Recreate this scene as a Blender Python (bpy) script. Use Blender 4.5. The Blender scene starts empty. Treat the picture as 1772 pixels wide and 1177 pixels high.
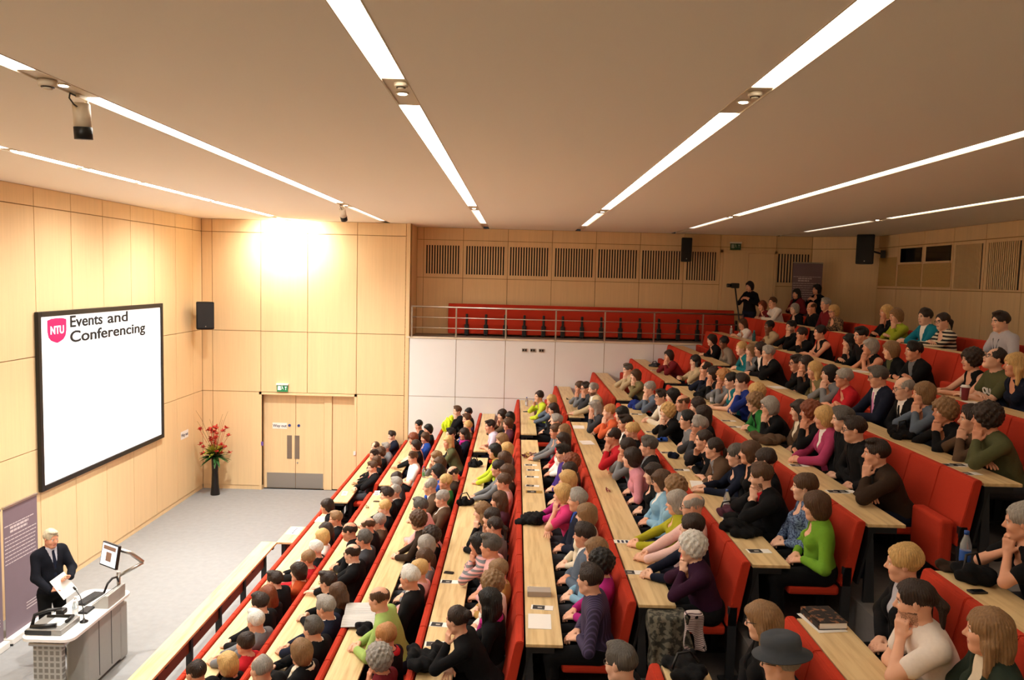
import bpy, bmesh, math, random
import numpy as np
from mathutils import Vector, Matrix

SC = bpy.context.scene
COL = SC.collection
PI = math.pi
random.seed(7)
ORD = ['zeroth', 'first', 'second', 'third', 'fourth', 'fifth', 'sixth', 'seventh', 'eighth', 'ninth', 'tenth', 'eleventh', 'twelfth',
       'thirteenth', 'fourteenth', 'fifteenth', 'sixteenth', 'seventeenth']
NUM = ['zero', 'one', 'two', 'three', 'four', 'five', 'six', 'seven', 'eight', 'nine', 'ten', 'eleven', 'twelve']

# ------------------------------------------------------------------ room figures (metres)
H_CAM = 5.39
XF, YF, ZC = -7.655, 18.645, 6.633          # front wall with the screen, door wall, ceiling
YG, XR = 19.9, 8.8                          # gallery wall, rear wall
BX0, BZ0, PITCH, RISE = -3.56, 1.005, .9052, .3586
YA, YB, YN, YNB = 13.98, 14.53, 6.04, 5.06  # ends of the seat blocks
ZG = 3.895
def BX(r): return BX0 + (r - 1) * PITCH
def BZ(r): return 4.70 if r == 12 else BZ0 + (r - 1) * RISE
def FZ(r): return {9: 8 * RISE - .03, 10: 9 * RISE - .06, 11: 10 * RISE - .10, 12: 3.78}.get(r, (r - 1) * RISE)

# ------------------------------------------------------------------ materials
def lin(h):
    if isinstance(h, str):
        c = [int(h[i:i + 2], 16) / 255 for i in (0, 2, 4)]
        return tuple(x / 12.92 if x <= .04045 else ((x + .055) / 1.055) ** 2.4 for x in c) + (1,)
    return tuple(h) + (1,)
MATS = {}
def mat(name, color, rough=.6, metal=0, noise=0, nscale=40, bump=0, stretch=(1, 1, 1), spec=.5, emit=0, trans=0, coat=0):
    if name in MATS: return MATS[name]
    m = bpy.data.materials.new(name); m.use_nodes = True
    nt = m.node_tree; N = nt.nodes; L = nt.links
    b = N['Principled BSDF']
    c = lin(color)
    b.inputs['Base Color'].default_value = c
    b.inputs['Roughness'].default_value = rough
    b.inputs['Metallic'].default_value = metal
    b.inputs['Specular IOR Level'].default_value = spec
    if trans: b.inputs['Transmission Weight'].default_value = trans
    if coat: b.inputs['Coat Weight'].default_value = coat
    if emit:
        b.inputs['Emission Color'].default_value = c
        b.inputs['Emission Strength'].default_value = emit
    if noise or bump:
        tc = N.new('ShaderNodeTexCoord'); mp = N.new('ShaderNodeMapping')
        mp.inputs['Scale'].default_value = stretch
        L.new(tc.outputs['Object'], mp.inputs['Vector'])
        nz = N.new('ShaderNodeTexNoise'); nz.inputs['Scale'].default_value = nscale; nz.inputs['Detail'].default_value = 3
        L.new(mp.outputs['Vector'], nz.inputs['Vector'])
        if noise:
            mx = N.new('ShaderNodeMix'); mx.data_type = 'RGBA'
            mx.inputs[6].default_value = tuple(x * (1 - noise) for x in c[:3]) + (1,)
            mx.inputs[7].default_value = tuple(min(1, x * (1 + noise)) for x in c[:3]) + (1,)
            L.new(nz.outputs['Fac'], mx.inputs[0]); L.new(mx.outputs[2], b.inputs['Base Color'])
        if bump:
            bp = N.new('ShaderNodeBump'); bp.inputs['Strength'].default_value = bump; bp.inputs['Distance'].default_value = .01
            L.new(nz.outputs['Fac'], bp.inputs['Height']); L.new(bp.outputs['Normal'], b.inputs['Normal'])
    MATS[name] = m
    return m
def stripe_mat(name, c1, c2, scale, axis='Z', share=.5, rough=.8):
    if name in MATS: return MATS[name]
    m = bpy.data.materials.new(name); m.use_nodes = True
    nt = m.node_tree; N = nt.nodes; L = nt.links; b = N['Principled BSDF']; b.inputs['Roughness'].default_value = rough
    tc = N.new('ShaderNodeTexCoord'); wv = N.new('ShaderNodeTexWave'); wv.wave_type = 'BANDS'; wv.bands_direction = axis
    wv.inputs['Scale'].default_value = scale; wv.inputs['Distortion'].default_value = .6
    L.new(tc.outputs['Object'], wv.inputs['Vector'])
    rp = N.new('ShaderNodeValToRGB'); rp.color_ramp.interpolation = 'CONSTANT'
    rp.color_ramp.elements[0].color = lin(c1); rp.color_ramp.elements[1].position = share; rp.color_ramp.elements[1].color = lin(c2)
    L.new(wv.outputs['Fac'], rp.inputs['Fac']); L.new(rp.outputs['Color'], b.inputs['Base Color'])
    MATS[name] = m
    return m
def spots_mat(name, c1, c2, scale, thr=.5, rough=.85):
    if name in MATS: return MATS[name]
    m = bpy.data.materials.new(name); m.use_nodes = True
    nt = m.node_tree; N = nt.nodes; L = nt.links; b = N['Principled BSDF']; b.inputs['Roughness'].default_value = rough
    tc = N.new('ShaderNodeTexCoord'); nz = N.new('ShaderNodeTexNoise'); nz.inputs['Scale'].default_value = scale; nz.inputs['Detail'].default_value = 4
    L.new(tc.outputs['Object'], nz.inputs['Vector'])
    rp = N.new('ShaderNodeValToRGB'); e = rp.color_ramp.elements
    e[0].position = thr - .04; e[0].color = lin(c1); e[1].position = thr + .04; e[1].color = lin(c2)
    L.new(nz.outputs['Fac'], rp.inputs['Fac']); L.new(rp.outputs['Color'], b.inputs['Base Color'])
    MATS[name] = m
    return m
def veneer(name, color, vertical=True, var=.03, rough=.5, vary=.03):
    """maple veneer: fine straight grain plus broad tone bands"""
    if name in MATS: return MATS[name]
    m = bpy.data.materials.new(name); m.use_nodes = True
    nt = m.node_tree; N = nt.nodes; L = nt.links; b = N['Principled BSDF']
    b.inputs['Roughness'].default_value = rough; b.inputs['Specular IOR Level'].default_value = .3
    tc = N.new('ShaderNodeTexCoord')
    def nz(stretch, scale):
        mp = N.new('ShaderNodeMapping'); mp.inputs['Scale'].default_value = stretch
        L.new(tc.outputs['Object'], mp.inputs['Vector'])
        n = N.new('ShaderNodeTexNoise'); n.inputs['Scale'].default_value = scale; n.inputs['Detail'].default_value = 4
        L.new(mp.outputs['Vector'], n.inputs['Vector']); return n
    s = (8, 8, .25) if vertical else (8, .25, 8)
    s2 = (2.2, 2.2, .05) if vertical else (3, .5, 3)
    a, d = nz(s, 6), nz(s2, 4)
    ad = N.new('ShaderNodeMath'); ad.operation = 'ADD'; L.new(a.outputs['Fac'], ad.inputs[0]); L.new(d.outputs['Fac'], ad.inputs[1])
    ml = N.new('ShaderNodeMath'); ml.operation = 'MULTIPLY'; ml.inputs[1].default_value = .5; L.new(ad.outputs[0], ml.inputs[0])
    rp = N.new('ShaderNodeValToRGB'); c = lin(color); e = rp.color_ramp.elements
    e[0].position = .35; e[0].color = tuple(x * (1 - var - vary) for x in c[:3]) + (1,)
    e[1].position = .65; e[1].color = tuple(min(1, x * (1 + var)) for x in c[:3]) + (1,)
    L.new(ml.outputs[0], rp.inputs['Fac']); L.new(rp.outputs['Color'], b.inputs['Base Color'])
    MATS[name] = m
    return m
def staves(name, color):
    """desk tops: solid maple glued up from long staves running along the row, some with a dark heart"""
    if name in MATS: return MATS[name]
    m = bpy.data.materials.new(name); m.use_nodes = True
    nt = m.node_tree; N = nt.nodes; L = nt.links; b = N['Principled BSDF']
    b.inputs['Roughness'].default_value = .38; b.inputs['Specular IOR Level'].default_value = .45
    tc = N.new('ShaderNodeTexCoord'); mp = N.new('ShaderNodeMapping'); mp.inputs['Rotation'].default_value = (0, 0, PI / 2)
    L.new(tc.outputs['Object'], mp.inputs['Vector'])
    br = N.new('ShaderNodeTexBrick'); c = lin(color)
    br.inputs['Color1'].default_value = tuple(x * .93 for x in c[:3]) + (1,)
    br.inputs['Color2'].default_value = tuple(min(1, x * 1.06) for x in c[:3]) + (1,)
    br.inputs['Mortar'].default_value = tuple(x * .9 for x in c[:3]) + (1,)
    br.inputs['Scale'].default_value = 1; br.inputs['Mortar Size'].default_value = .0008
    br.inputs['Brick Width'].default_value = 1.37; br.inputs['Row Height'].default_value = .105
    L.new(mp.outputs['Vector'], br.inputs['Vector'])
    mp2 = N.new('ShaderNodeMapping'); mp2.inputs['Scale'].default_value = (9, .7, 9); L.new(tc.outputs['Object'], mp2.inputs['Vector'])
    nz = N.new('ShaderNodeTexNoise'); nz.inputs['Scale'].default_value = 2.2; nz.inputs['Detail'].default_value = 5; L.new(mp2.outputs['Vector'], nz.inputs['Vector'])
    rp = N.new('ShaderNodeValToRGB'); e = rp.color_ramp.elements
    e[0].position = .3; e[0].color = (.78, .70, .60, 1); e[1].position = .55; e[1].color = (1, 1, 1, 1)
    L.new(nz.outputs['Fac'], rp.inputs['Fac'])
    mx = N.new('ShaderNodeMix'); mx.data_type = 'RGBA'; mx.blend_type = 'MULTIPLY'; mx.inputs[0].default_value = 1
    L.new(br.outputs['Color'], mx.inputs[6]); L.new(rp.outputs['Color'], mx.inputs[7]); L.new(mx.outputs[2], b.inputs['Base Color'])
    MATS[name] = m
    return m

M = {}
M['wall'] = veneer('maple_wall', 'EBCEA0')
M['wallgap'] = mat('panel_gap', 'A07C4A', .8)
M['white'] = mat('white_wall', 'EBEEF0', .35, noise=.015, nscale=3)
M['ceil'] = mat('ceiling_paint', 'F8F4EA', .9, noise=.02, nscale=120)
M['carpet'] = mat('grey_carpet', '8C8C8D', .95, noise=.13, nscale=9, bump=.2)
M['tier'] = mat('dark_tier_carpet', '6F6B69', .95, noise=.15, nscale=20)
M['desk'] = staves('maple_desk', 'E6CB98')
M['red'] = mat('red_wool', 'BC3822', .85, noise=.07, nscale=60, bump=.12, spec=.2)
M['shell'] = mat('black_shell', '17181A', .5)
M['dark'] = mat('charcoal_steel', '2A2C30', .45)
M['brownpanel'] = veneer('red_brown_panel', '8A4A2C', False)
M['steel'] = mat('brushed_steel', 'B9B6B2', .35, metal=1)
M['rail'] = mat('rail_steel', 'C9C4BE', .3, metal=1)
M['black'] = mat('black_plastic', '0E0E10', .45)
M['blackmatt'] = mat('black_matt', '0B0B0C', .8)
M['paper'] = mat('white_paper', 'F2F0EC', .7)
M['whiteplastic'] = mat('white_plastic', 'ECEAE6', .4)
M['cream'] = mat('cream_metal', 'E4D9C4', .5)
M['plate'] = mat('slot_plate', 'D9CDB8', .5)
M['tube'] = mat('light_diffuser', (1, .93, .83), .5, emit=13)
M['tubefront'] = mat('front_diffuser', (1, .98, .93), .5, emit=16)
M['down'] = mat('downlight_lens', (1, .86, .66), .5, emit=20)
M['grey'] = mat('grey_laminate', 'A7A6A2', .5, noise=.04, nscale=20)
M['screenw'] = mat('projected_white', (1, 1, 1), .6, emit=.62)
M['magenta'] = mat('projected_pink', 'E0115F', .6, emit=.25)
M['ink'] = mat('projected_black', '101014', .7)
M['banner'] = mat('banner_print', '7D6C78', .55, noise=.05, nscale=6)
M['bannertext'] = mat('banner_text', 'CFC4C8', .6)

# ------------------------------------------------------------------ mesh helpers
def link(o, parent=None):
    COL.objects.link(o)
    if parent is not None: o.parent = parent
    return o
def tag(o, label=None, cat=None, group=None, kind=None):
    if label:
        o['label'] = label
    if cat: o['category'] = cat
    if group: o['group'] = group
    if kind: o['kind'] = kind
    return o
def empty(name, loc, rz=0):
    o = bpy.data.objects.new(name, None); o.location = loc; o.rotation_euler = (0, 0, rz); o.empty_display_size = .2
    return link(o)
def obj(name, bm, m, parent=None, loc=(0, 0, 0), smooth=False, rot=None):
    me = bpy.data.meshes.new(name); bm.normal_update(); bm.to_mesh(me); bm.free()
    for x in (m if isinstance(m, (list, tuple)) else [m]): me.materials.append(x)
    if smooth: me.polygons.foreach_set('use_smooth', [True] * len(me.polygons))
    o = bpy.data.objects.new(name, me); o.location = loc
    if rot: o.rotation_euler = rot
    return link(o, parent)
def struct(name, bm, m, **k):
    return tag(obj(name, bm, m, **k), kind='structure')
def NB(): return bmesh.new()
def box(bm, lo, hi, mtx=None, mi=0, bevel=0, seg=2):
    v = [bm.verts.new((x, y, z)) for x in (lo[0], hi[0]) for y in (lo[1], hi[1]) for z in (lo[2], hi[2])]
    fs = [bm.faces.new([v[i] for i in q]) for q in ((0, 1, 3, 2), (4, 6, 7, 5), (0, 4, 5, 1), (2, 3, 7, 6), (0, 2, 6, 4), (1, 5, 7, 3))]
    for f in fs: f.material_index = mi
    vs = v
    if bevel:
        es = list({e for f in fs for e in f.edges})
        r = bmesh.ops.bevel(bm, geom=es, offset=bevel, segments=seg, affect='EDGES', profile=.5)
        vs = list({x for f in r['faces'] for x in f.verts} | {x for x in v if x.is_valid})
        for f in r['faces']: f.material_index = mi
    if mtx is not None: bmesh.ops.transform(bm, matrix=mtx, verts=vs)
    return vs
def cyl(bm, a, b, r, r2=None, n=16, mi=0, caps=True):
    a, b = Vector(a), Vector(b); r2 = r if r2 is None else r2
    d = (b - a).normalized(); u = d.orthogonal().normalized(); w = d.cross(u)
    A = [bm.verts.new(a + (u * math.cos(t) + w * math.sin(t)) * r) for t in [2 * PI * i / n for i in range(n)]]
    B = [bm.verts.new(b + (u * math.cos(t) + w * math.sin(t)) * r2) for t in [2 * PI * i / n for i in range(n)]]
    for i in range(n):
        f = bm.faces.new((A[i], A[(i + 1) % n], B[(i + 1) % n], B[i])); f.material_index = mi; f.smooth = True
    if caps:
        f = bm.faces.new(A[::-1]); f.material_index = mi; f = bm.faces.new(B); f.material_index = mi
def tube(bm, pts, r, n=8, mi=0):
    pts = [Vector(p) for p in pts]; rings = []; u = None
    for i, p in enumerate(pts):
        d = (pts[min(i + 1, len(pts) - 1)] - pts[max(i - 1, 0)]).normalized()
        u = d.orthogonal().normalized() if u is None else (u - d * u.dot(d)).normalized()
        w = d.cross(u); rr = r[i] if isinstance(r, (list, tuple)) else r
        rings.append([bm.verts.new(p + (u * math.cos(2 * PI * k / n) + w * math.sin(2 * PI * k / n)) * rr) for k in range(n)])
    for A, B in zip(rings, rings[1:]):
        for k in range(n):
            f = bm.faces.new((A[k], A[(k + 1) % n], B[(k + 1) % n], B[k])); f.material_index = mi; f.smooth = True
    for q in (rings[0][::-1], rings[-1]):
        f = bm.faces.new(q); f.material_index = mi
def lathe(bm, prof, c=(0, 0, 0), n=24, mi=0):
    rings = [[bm.verts.new((c[0] + r * math.cos(2 * PI * k / n), c[1] + r * math.sin(2 * PI * k / n), c[2] + z)) for k in range(n)] for r, z in prof]
    for A, B in zip(rings, rings[1:]):
        for k in range(n):
            f = bm.faces.new((A[k], A[(k + 1) % n], B[(k + 1) % n], B[k])); f.material_index = mi; f.smooth = True
    for q in (rings[0][::-1], rings[-1]):
        f = bm.faces.new(q); f.material_index = mi
def prism(bm, pts, z0, z1, mi=0, bevel=0):
    A = [bm.verts.new((x, y, z0)) for x, y in pts]; B = [bm.verts.new((x, y, z1)) for x, y in pts]; n = len(pts); fs = []
    for i in range(n): fs.append(bm.faces.new((A[i], A[(i + 1) % n], B[(i + 1) % n], B[i])))
    fs += [bm.faces.new(A[::-1]), bm.faces.new(B)]
    for f in fs: f.material_index = mi
    return A + B
def text(name, s, size, m, parent, loc, rot, ext=.002, bold=.0, align='LEFT'):
    # bold thickens the strokes with a round bevel
    c = bpy.data.curves.new(name, 'FONT'); c.body = s; c.size = size; c.extrude = ext; c.bevel_depth = bold; c.bevel_resolution = 1; c.align_x = align
    c.materials.append(m)
    tmp = bpy.data.objects.new(name, c); COL.objects.link(tmp)
    me = bpy.data.meshes.new_from_object(tmp.evaluated_get(bpy.context.evaluated_depsgraph_get()))
    bpy.data.objects.remove(tmp); bpy.data.curves.remove(c); me.name = name
    if not me.materials: me.materials.append(m)
    o = bpy.data.objects.new(name, me); o.location = loc; o.rotation_euler = rot
    return link(o, parent)
def copy_tree(o, parent=None):
    c = o.copy(); COL.objects.link(c)
    if parent is not None: c.parent = parent
    for ch in list(o.children): copy_tree(ch, c)
    return c
def blob(name, f, lo, hi, h, m, parent=None, loc=(0, 0, 0), rz=0):
    """organic solid from a signed distance function"""
    ax = [np.arange(lo[i], hi[i], h, dtype=np.float32) for i in range(3)]
    X, Y, Z = np.meshgrid(*ax, indexing='ij')
    V, Q = nets(f(X, Y, Z).astype(np.float32), lo, h)
    o = bpy.data.objects.new(name, np_mesh(name, V, Q, [m])); o.location = loc; o.rotation_euler = (0, 0, rz)
    return link(o, parent)

# ------------------------------------------------------------------ distance-field surfaces (bodies, hair, clothes, cloth bundles)
def nets(F, lo, h):
    S = F < 0
    nx, ny, nz = F.shape
    def sh(a, i, j, k): return a[i:nx - 1 + i, j:ny - 1 + j, k:nz - 1 + k]
    cnt = np.zeros((nx - 1, ny - 1, nz - 1), np.int8)
    for i in (0, 1):
        for j in (0, 1):
            for k in (0, 1): cnt += sh(S, i, j, k)
    mask = (cnt > 0) & (cnt < 8)
    I, J, K = np.nonzero(mask)
    idx = np.full(mask.shape, -1, np.int64); idx[mask] = np.arange(len(I))
    P = np.zeros((len(I), 3)); W = np.zeros(len(I))
    for ax in range(3):
        for a in (0, 1):
            for b in (0, 1):
                o0 = [0, 0, 0]; oth = [q for q in range(3) if q != ax]; o0[oth[0]] = a; o0[oth[1]] = b
                o1 = list(o0); o1[ax] = 1
                f0 = F[I + o0[0], J + o0[1], K + o0[2]]; f1 = F[I + o1[0], J + o1[1], K + o1[2]]
                cr = (f0 < 0) != (f1 < 0)
                t = np.where(cr, f0 / np.where(cr, f0 - f1, 1), 0)
                p = np.array(o0, float)[None, :].repeat(len(I), 0); p[:, ax] += t
                P += p * cr[:, None]; W += cr
    V = (P / W[:, None] + np.stack([I, J, K], 1)) * h + np.asarray(lo, float)
    quads = []
    for ax in range(3):
        a, b = [(1, 2), (2, 0), (0, 1)][ax]
        n = [nx, ny, nz]
        sl0 = [slice(1, n[q] - 1) for q in range(3)]; sl0[ax] = slice(0, n[ax] - 1)
        sl1 = list(sl0); sl1[ax] = slice(1, n[ax])
        s0, s1 = S[tuple(sl0)], S[tuple(sl1)]
        cr = np.nonzero(s0 != s1)
        if len(cr[0]) == 0: continue
        base = [cr[q] + (0 if q == ax else 1) for q in range(3)]
        inside = s0[cr]
        def cell(da, db):
            c = list(base); c[a] = c[a] + da; c[b] = c[b] + db
            return idx[c[0], c[1], c[2]]
        q = np.stack([cell(-1, -1), cell(0, -1), cell(0, 0), cell(-1, 0)], 1)
        q[~inside] = q[~inside][:, ::-1]
        quads.append(q)
    Q = np.concatenate(quads) if quads else np.zeros((0, 4), np.int64)
    return V, Q[(Q >= 0).all(1)]
def np_mesh(name, V, Q, mats, mi=None):
    used = np.unique(Q); re = np.full(len(V), -1, np.int64); re[used] = np.arange(len(used)); V = V[used]; Q = re[Q]
    me = bpy.data.meshes.new(name)
    me.vertices.add(len(V)); me.vertices.foreach_set('co', V.astype(np.float32).ravel())
    me.loops.add(Q.size); me.loops.foreach_set('vertex_index', Q.astype(np.int32).ravel())
    me.polygons.add(len(Q)); me.polygons.foreach_set('loop_start', np.arange(0, Q.size, 4, dtype=np.int32))
    me.polygons.foreach_set('use_smooth', np.ones(len(Q), bool))
    if mi is not None: me.polygons.foreach_set('material_index', mi.astype(np.int32))
    for m in mats: me.materials.append(m)
    me.update(calc_edges=True)
    return me
def cap(a, b, ra, rb=None, k=.03): return ('c', np.asarray(a, float), np.asarray(b, float), ra, ra if rb is None else rb, k)
def ell(c, r, R=None, k=.03): return ('e', np.asarray(c, float), np.eye(3) if R is None else R, np.asarray(r, float), k)
def pd(p, X, Y, Z, g=0.0):
    if p[0] == 'c':
        a, b = p[1], p[2]; d = b - a; L = max(float(d @ d), 1e-9)
        x, y, z = X - a[0], Y - a[1], Z - a[2]
        t = np.clip((x * d[0] + y * d[1] + z * d[2]) / L, 0, 1)
        return np.sqrt((x - t * d[0]) ** 2 + (y - t * d[1]) ** 2 + (z - t * d[2]) ** 2) - (p[3] + (p[4] - p[3]) * t) - g
    c, R, r = p[1], p[2], p[3]
    x, y, z = X - c[0], Y - c[1], Z - c[2]
    q = [(x * R[0, i] + y * R[1, i] + z * R[2, i]) for i in range(3)]
    k0 = np.sqrt(sum((q[i] / r[i]) ** 2 for i in range(3))); k1 = np.sqrt(sum((q[i] / r[i] ** 2) ** 2 for i in range(3))) + 1e-9
    return k0 * (k0 - 1) / k1 - g
def pbb(p, m):
    if p[0] == 'c':
        r = max(p[3], p[4]) + m
        return np.minimum(p[1], p[2]) - r, np.maximum(p[1], p[2]) + r
    e = np.sqrt(((p[2] * p[3][None, :]) ** 2).sum(1)) + m
    return p[1] - e, p[1] + e
def smin(a, b, k):
    h = np.maximum(k - np.abs(a - b), 0) / k
    return np.minimum(a, b) - h * h * k * .25
def field(prims, lo, hi, h, grow=0.0):
    lo = np.asarray(lo, float); n = np.maximum(np.ceil((np.asarray(hi) - lo) / h).astype(int) + 1, 4)
    F = np.full(n, .3, np.float32)
    ax = [(lo[i] + h * np.arange(n[i])).astype(np.float32) for i in range(3)]
    for p in prims:
        k = p[-1]; bl, bh = pbb(p, grow + k + 2 * h)
        i0 = np.maximum(np.floor((bl - lo) / h).astype(int), 0); i1 = np.minimum(np.ceil((bh - lo) / h).astype(int) + 1, n)
        if (i1 <= i0).any(): continue
        s = tuple(slice(i0[q], i1[q]) for q in range(3))
        d = pd(p, ax[0][s[0]][:, None, None], ax[1][s[1]][None, :, None], ax[2][s[2]][None, None, :], grow)
        F[s] = smin(F[s], d, k)
    return F, ax
def bbox(prims, m):
    bb = [pbb(p, m) for p in prims]
    return np.min([b[0] for b in bb], 0), np.max([b[1] for b in bb], 0)
def unit(v):
    v = np.asarray(v, float); return v / max(np.linalg.norm(v), 1e-9)
def rotz(a): c, s = math.cos(a), math.sin(a); return np.array([[c, -s, 0], [s, c, 0], [0, 0, 1.]])
def roty(a): c, s = math.cos(a), math.sin(a); return np.array([[c, 0, s], [0, 1, 0], [-s, 0, c]])
def rotx(a): c, s = math.cos(a), math.sin(a); return np.array([[1, 0, 0], [0, c, -s], [0, s, c]])

# ------------------------------------------------------------------ people
SKIN = ['E2AE92', 'DDA487', 'E8BAA0', 'D89A7C']
def skin_mat(i): return mat('skin_%s' % ['warm', 'tan', 'fair', 'ruddy', 'deep'][i], (SKIN + ['7A4E38'])[i], .55, noise=.05, nscale=25, spec=.35)
HAIRC = dict(blk='15110F', dkb='2E2019', brn='523824', lbr='8A6A48', bln='C9A468', gry='9A958E', dgr='57524D', wht='D9D6D0', aub='7A3E22', str='B88350', sil='C6BBA2')
def hair_mat(c): return mat('hair_' + {'blk': 'black', 'dkb': 'dark_brown', 'brn': 'brown', 'lbr': 'light_brown', 'bln': 'blonde', 'gry': 'grey', 'dgr': 'iron_grey',
                                       'wht': 'white', 'sil': 'silver_blond', 'aub': 'auburn', 'str': 'strawberry'}[c], HAIRC[c], .5, noise=.5, nscale=15, bump=.7, stretch=(7, 7, 1.1), spec=.4)
CLOTH = dict(black='141416', white='EDE9E4', red='B5202A', rust='A8451F', navy='1A1F30', midnight='14161E', grey='77797D', dgrey='3A3B40', blue='2B4FA8', cream='DDD2BC', brown='5A4636',
             dkbrown='35281F', green='2F7A3A', pink='DDA9A8', ltgreen='9DB867', dkred='6E1F26', olive='55573A', lilac='CFC3D6', plum='54303F', lime='BFD13A', tan='B08A4F',
             bluegrey='5C6878', purple='46307E', magenta='B02A7E', hotpink='D23C78', ltblue='86AFC9', dkpurple='33294A', orange='D0603A', beige='BDAA88', rose='D08C9A',
             chartreuse='A8A52C', ltpink='E8C4BE', dkplum='33162E', oliveb='7A6F4C', royal='1E2F78', grass='6E9E2E', teal='1B6F78', taupe='86796A', rose2='A83E66', teal2='1A7A92',
             lime2='9AA62E', ltgrey='B9BAC6', white2='E3DAD2', dkgreen='2A342B', coral='E87468', silver='B0B0B0', pinktie='D78CB8', floral='5A4A38', bluepat='3E5278', tietan='8A6A3A')
def cloth(c):
    if c == 'bluepat': return spots_mat('cloth_blue_pattern', '2F3F62', '6E86A8', 60)
    if c == 'floral': return spots_mat('cloth_dark_floral', '2E2620', '8A6A48', 35)
    if c == 'dkpurple': return stripe_mat('cloth_purple_stripe', '2B2140', '4A3C64', 14, 'Y', .72)
    return mat('cloth_' + {'dgrey': 'dark_grey', 'dkbrown': 'dark_brown', 'ltgreen': 'light_green', 'dkred': 'dark_red', 'dkpurple': 'dark_purple', 'dkplum': 'dark_plum',
                           'oliveb': 'olive_beige', 'rose2': 'deep_rose', 'teal2': 'bright_teal', 'lime2': 'moss_lime', 'white2': 'warm_white', 'dkgreen': 'dark_green',
                           'ltgrey': 'light_grey', 'ltblue': 'light_blue', 'ltpink': 'light_pink'}.get(c, c), CLOTH[c], .88, noise=.08, nscale=45, bump=.25, spec=.15)
EYEW = mat('eye_white', 'E9E3DC', .3)
EYED = mat('eye_iris', '2A2220', .2)
LIP = mat('lips', 'B5685E', .5)

def head_prims(female, up_k=.02):
    s = .95 if female else 1.0
    P = [ell((-.014, 0, .030), (.097, .077, .090)), ell((.030, 0, -.040), (.060, .056 if not female else .052, .078)),
         cap((.062, -.012, -.096), (.062, .012, -.096), .022, k=.03), cap((.0, -.045, -.06), (.05, -.018, -.092), .02, k=.03), cap((.0, .045, -.06), (.05, .018, -.092), .02, k=.03),
         ell((.058, .040, -.030), (.026, .022, .026)), ell((.058, -.040, -.030), (.026, .022, .026)),
         cap((.078, -.036, .024), (.078, .036, .024), .011, k=.015),
         cap((.086, 0, .008), (.106, 0, -.026), .008, .0125, k=.010), cap((.090, -.012, -.032), (.090, .012, -.032), .009, k=.01),
         ell((.080, 0, -.060), (.012, .024, .010), k=.008), ell((.078, 0, -.070), (.012, .020, .009), k=.008)]
    ears = [ell((-.006, y, -.002), (.019, .010, .031), rotz(.35 if y > 0 else -.35), k=.008) for y in (.077, -.077)]
    out = []
    for p in P + ears:
        out.append(('c', p[1] * s, p[2] * s, p[3] * s, p[4] * s, p[5]) if p[0] == 'c' else ('e', p[1] * s, p[2], p[3] * s, p[4]))
    return out
def xf(p, R, t):
    if p[0] == 'c': return ('c', R @ p[1] + t, R @ p[2] + t, p[3], p[4], p[5])
    return ('e', R @ p[1] + t, R @ p[2], p[3], p[4])
def ik(S, W, a, b, pole):
    d = W - S; L = np.linalg.norm(d); mx = (a + b) * .985
    if L > mx: W = S + d * (mx / L); d = W - S; L = mx
    L = max(L, abs(a - b) + .02); u = d / max(np.linalg.norm(d), 1e-6)
    x = (a * a - b * b + L * L) / (2 * L); y = math.sqrt(max(a * a - x * x, 0))
    p = pole - u * (pole @ u); p = unit(p)
    return S + u * x + p * y, W
def hand_prims(W, d, n, side, curl, vox, sc=1.0):
    d = unit(d); n = unit(n - d * (n @ d)); t = np.cross(d, n) * side      # t points to the thumb side
    g = max(.0088, .72 * vox) * sc; P = []
    P.append(cap(W - d * .01, W + d * .03 * sc, .023 * sc, .026 * sc, k=.02))
    offs = [.030, .010, -.010, -.028]; lens = [.92, 1.0, .94, .76]
    for o, l in zip(offs, lens):
        K = W + d * .090 * sc * (1 - abs(o) * 1.2) + t * o * sc
        P.append(cap(W + d * .02 + t * o * .7 * sc, K, .0145 * sc, .0125 * sc, k=.012))
        p = K; ang = 0
        for seg, q in ((.042, .55), (.027, 1.0), (.022, .8)):
            ang += curl * q
            e = p + (d * math.cos(ang) + n * math.sin(ang)) * seg * l * sc + t * (o * .12 if ang < 1 else 0)
            P.append(cap(p, e, g, g * .9, k=.004)); p = e
    b = W + d * .025 * sc + t * .026 * sc
    m = b + (d * .6 + t * .7 + n * .35) * .040 * sc
    P += [cap(b, m, .0145 * sc, .012 * sc, k=.012), cap(m, m + (d * .85 + t * .15 + n * .4) * .032 * sc, .0112 * sc, .009 * sc, k=.004)]
    return P
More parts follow.
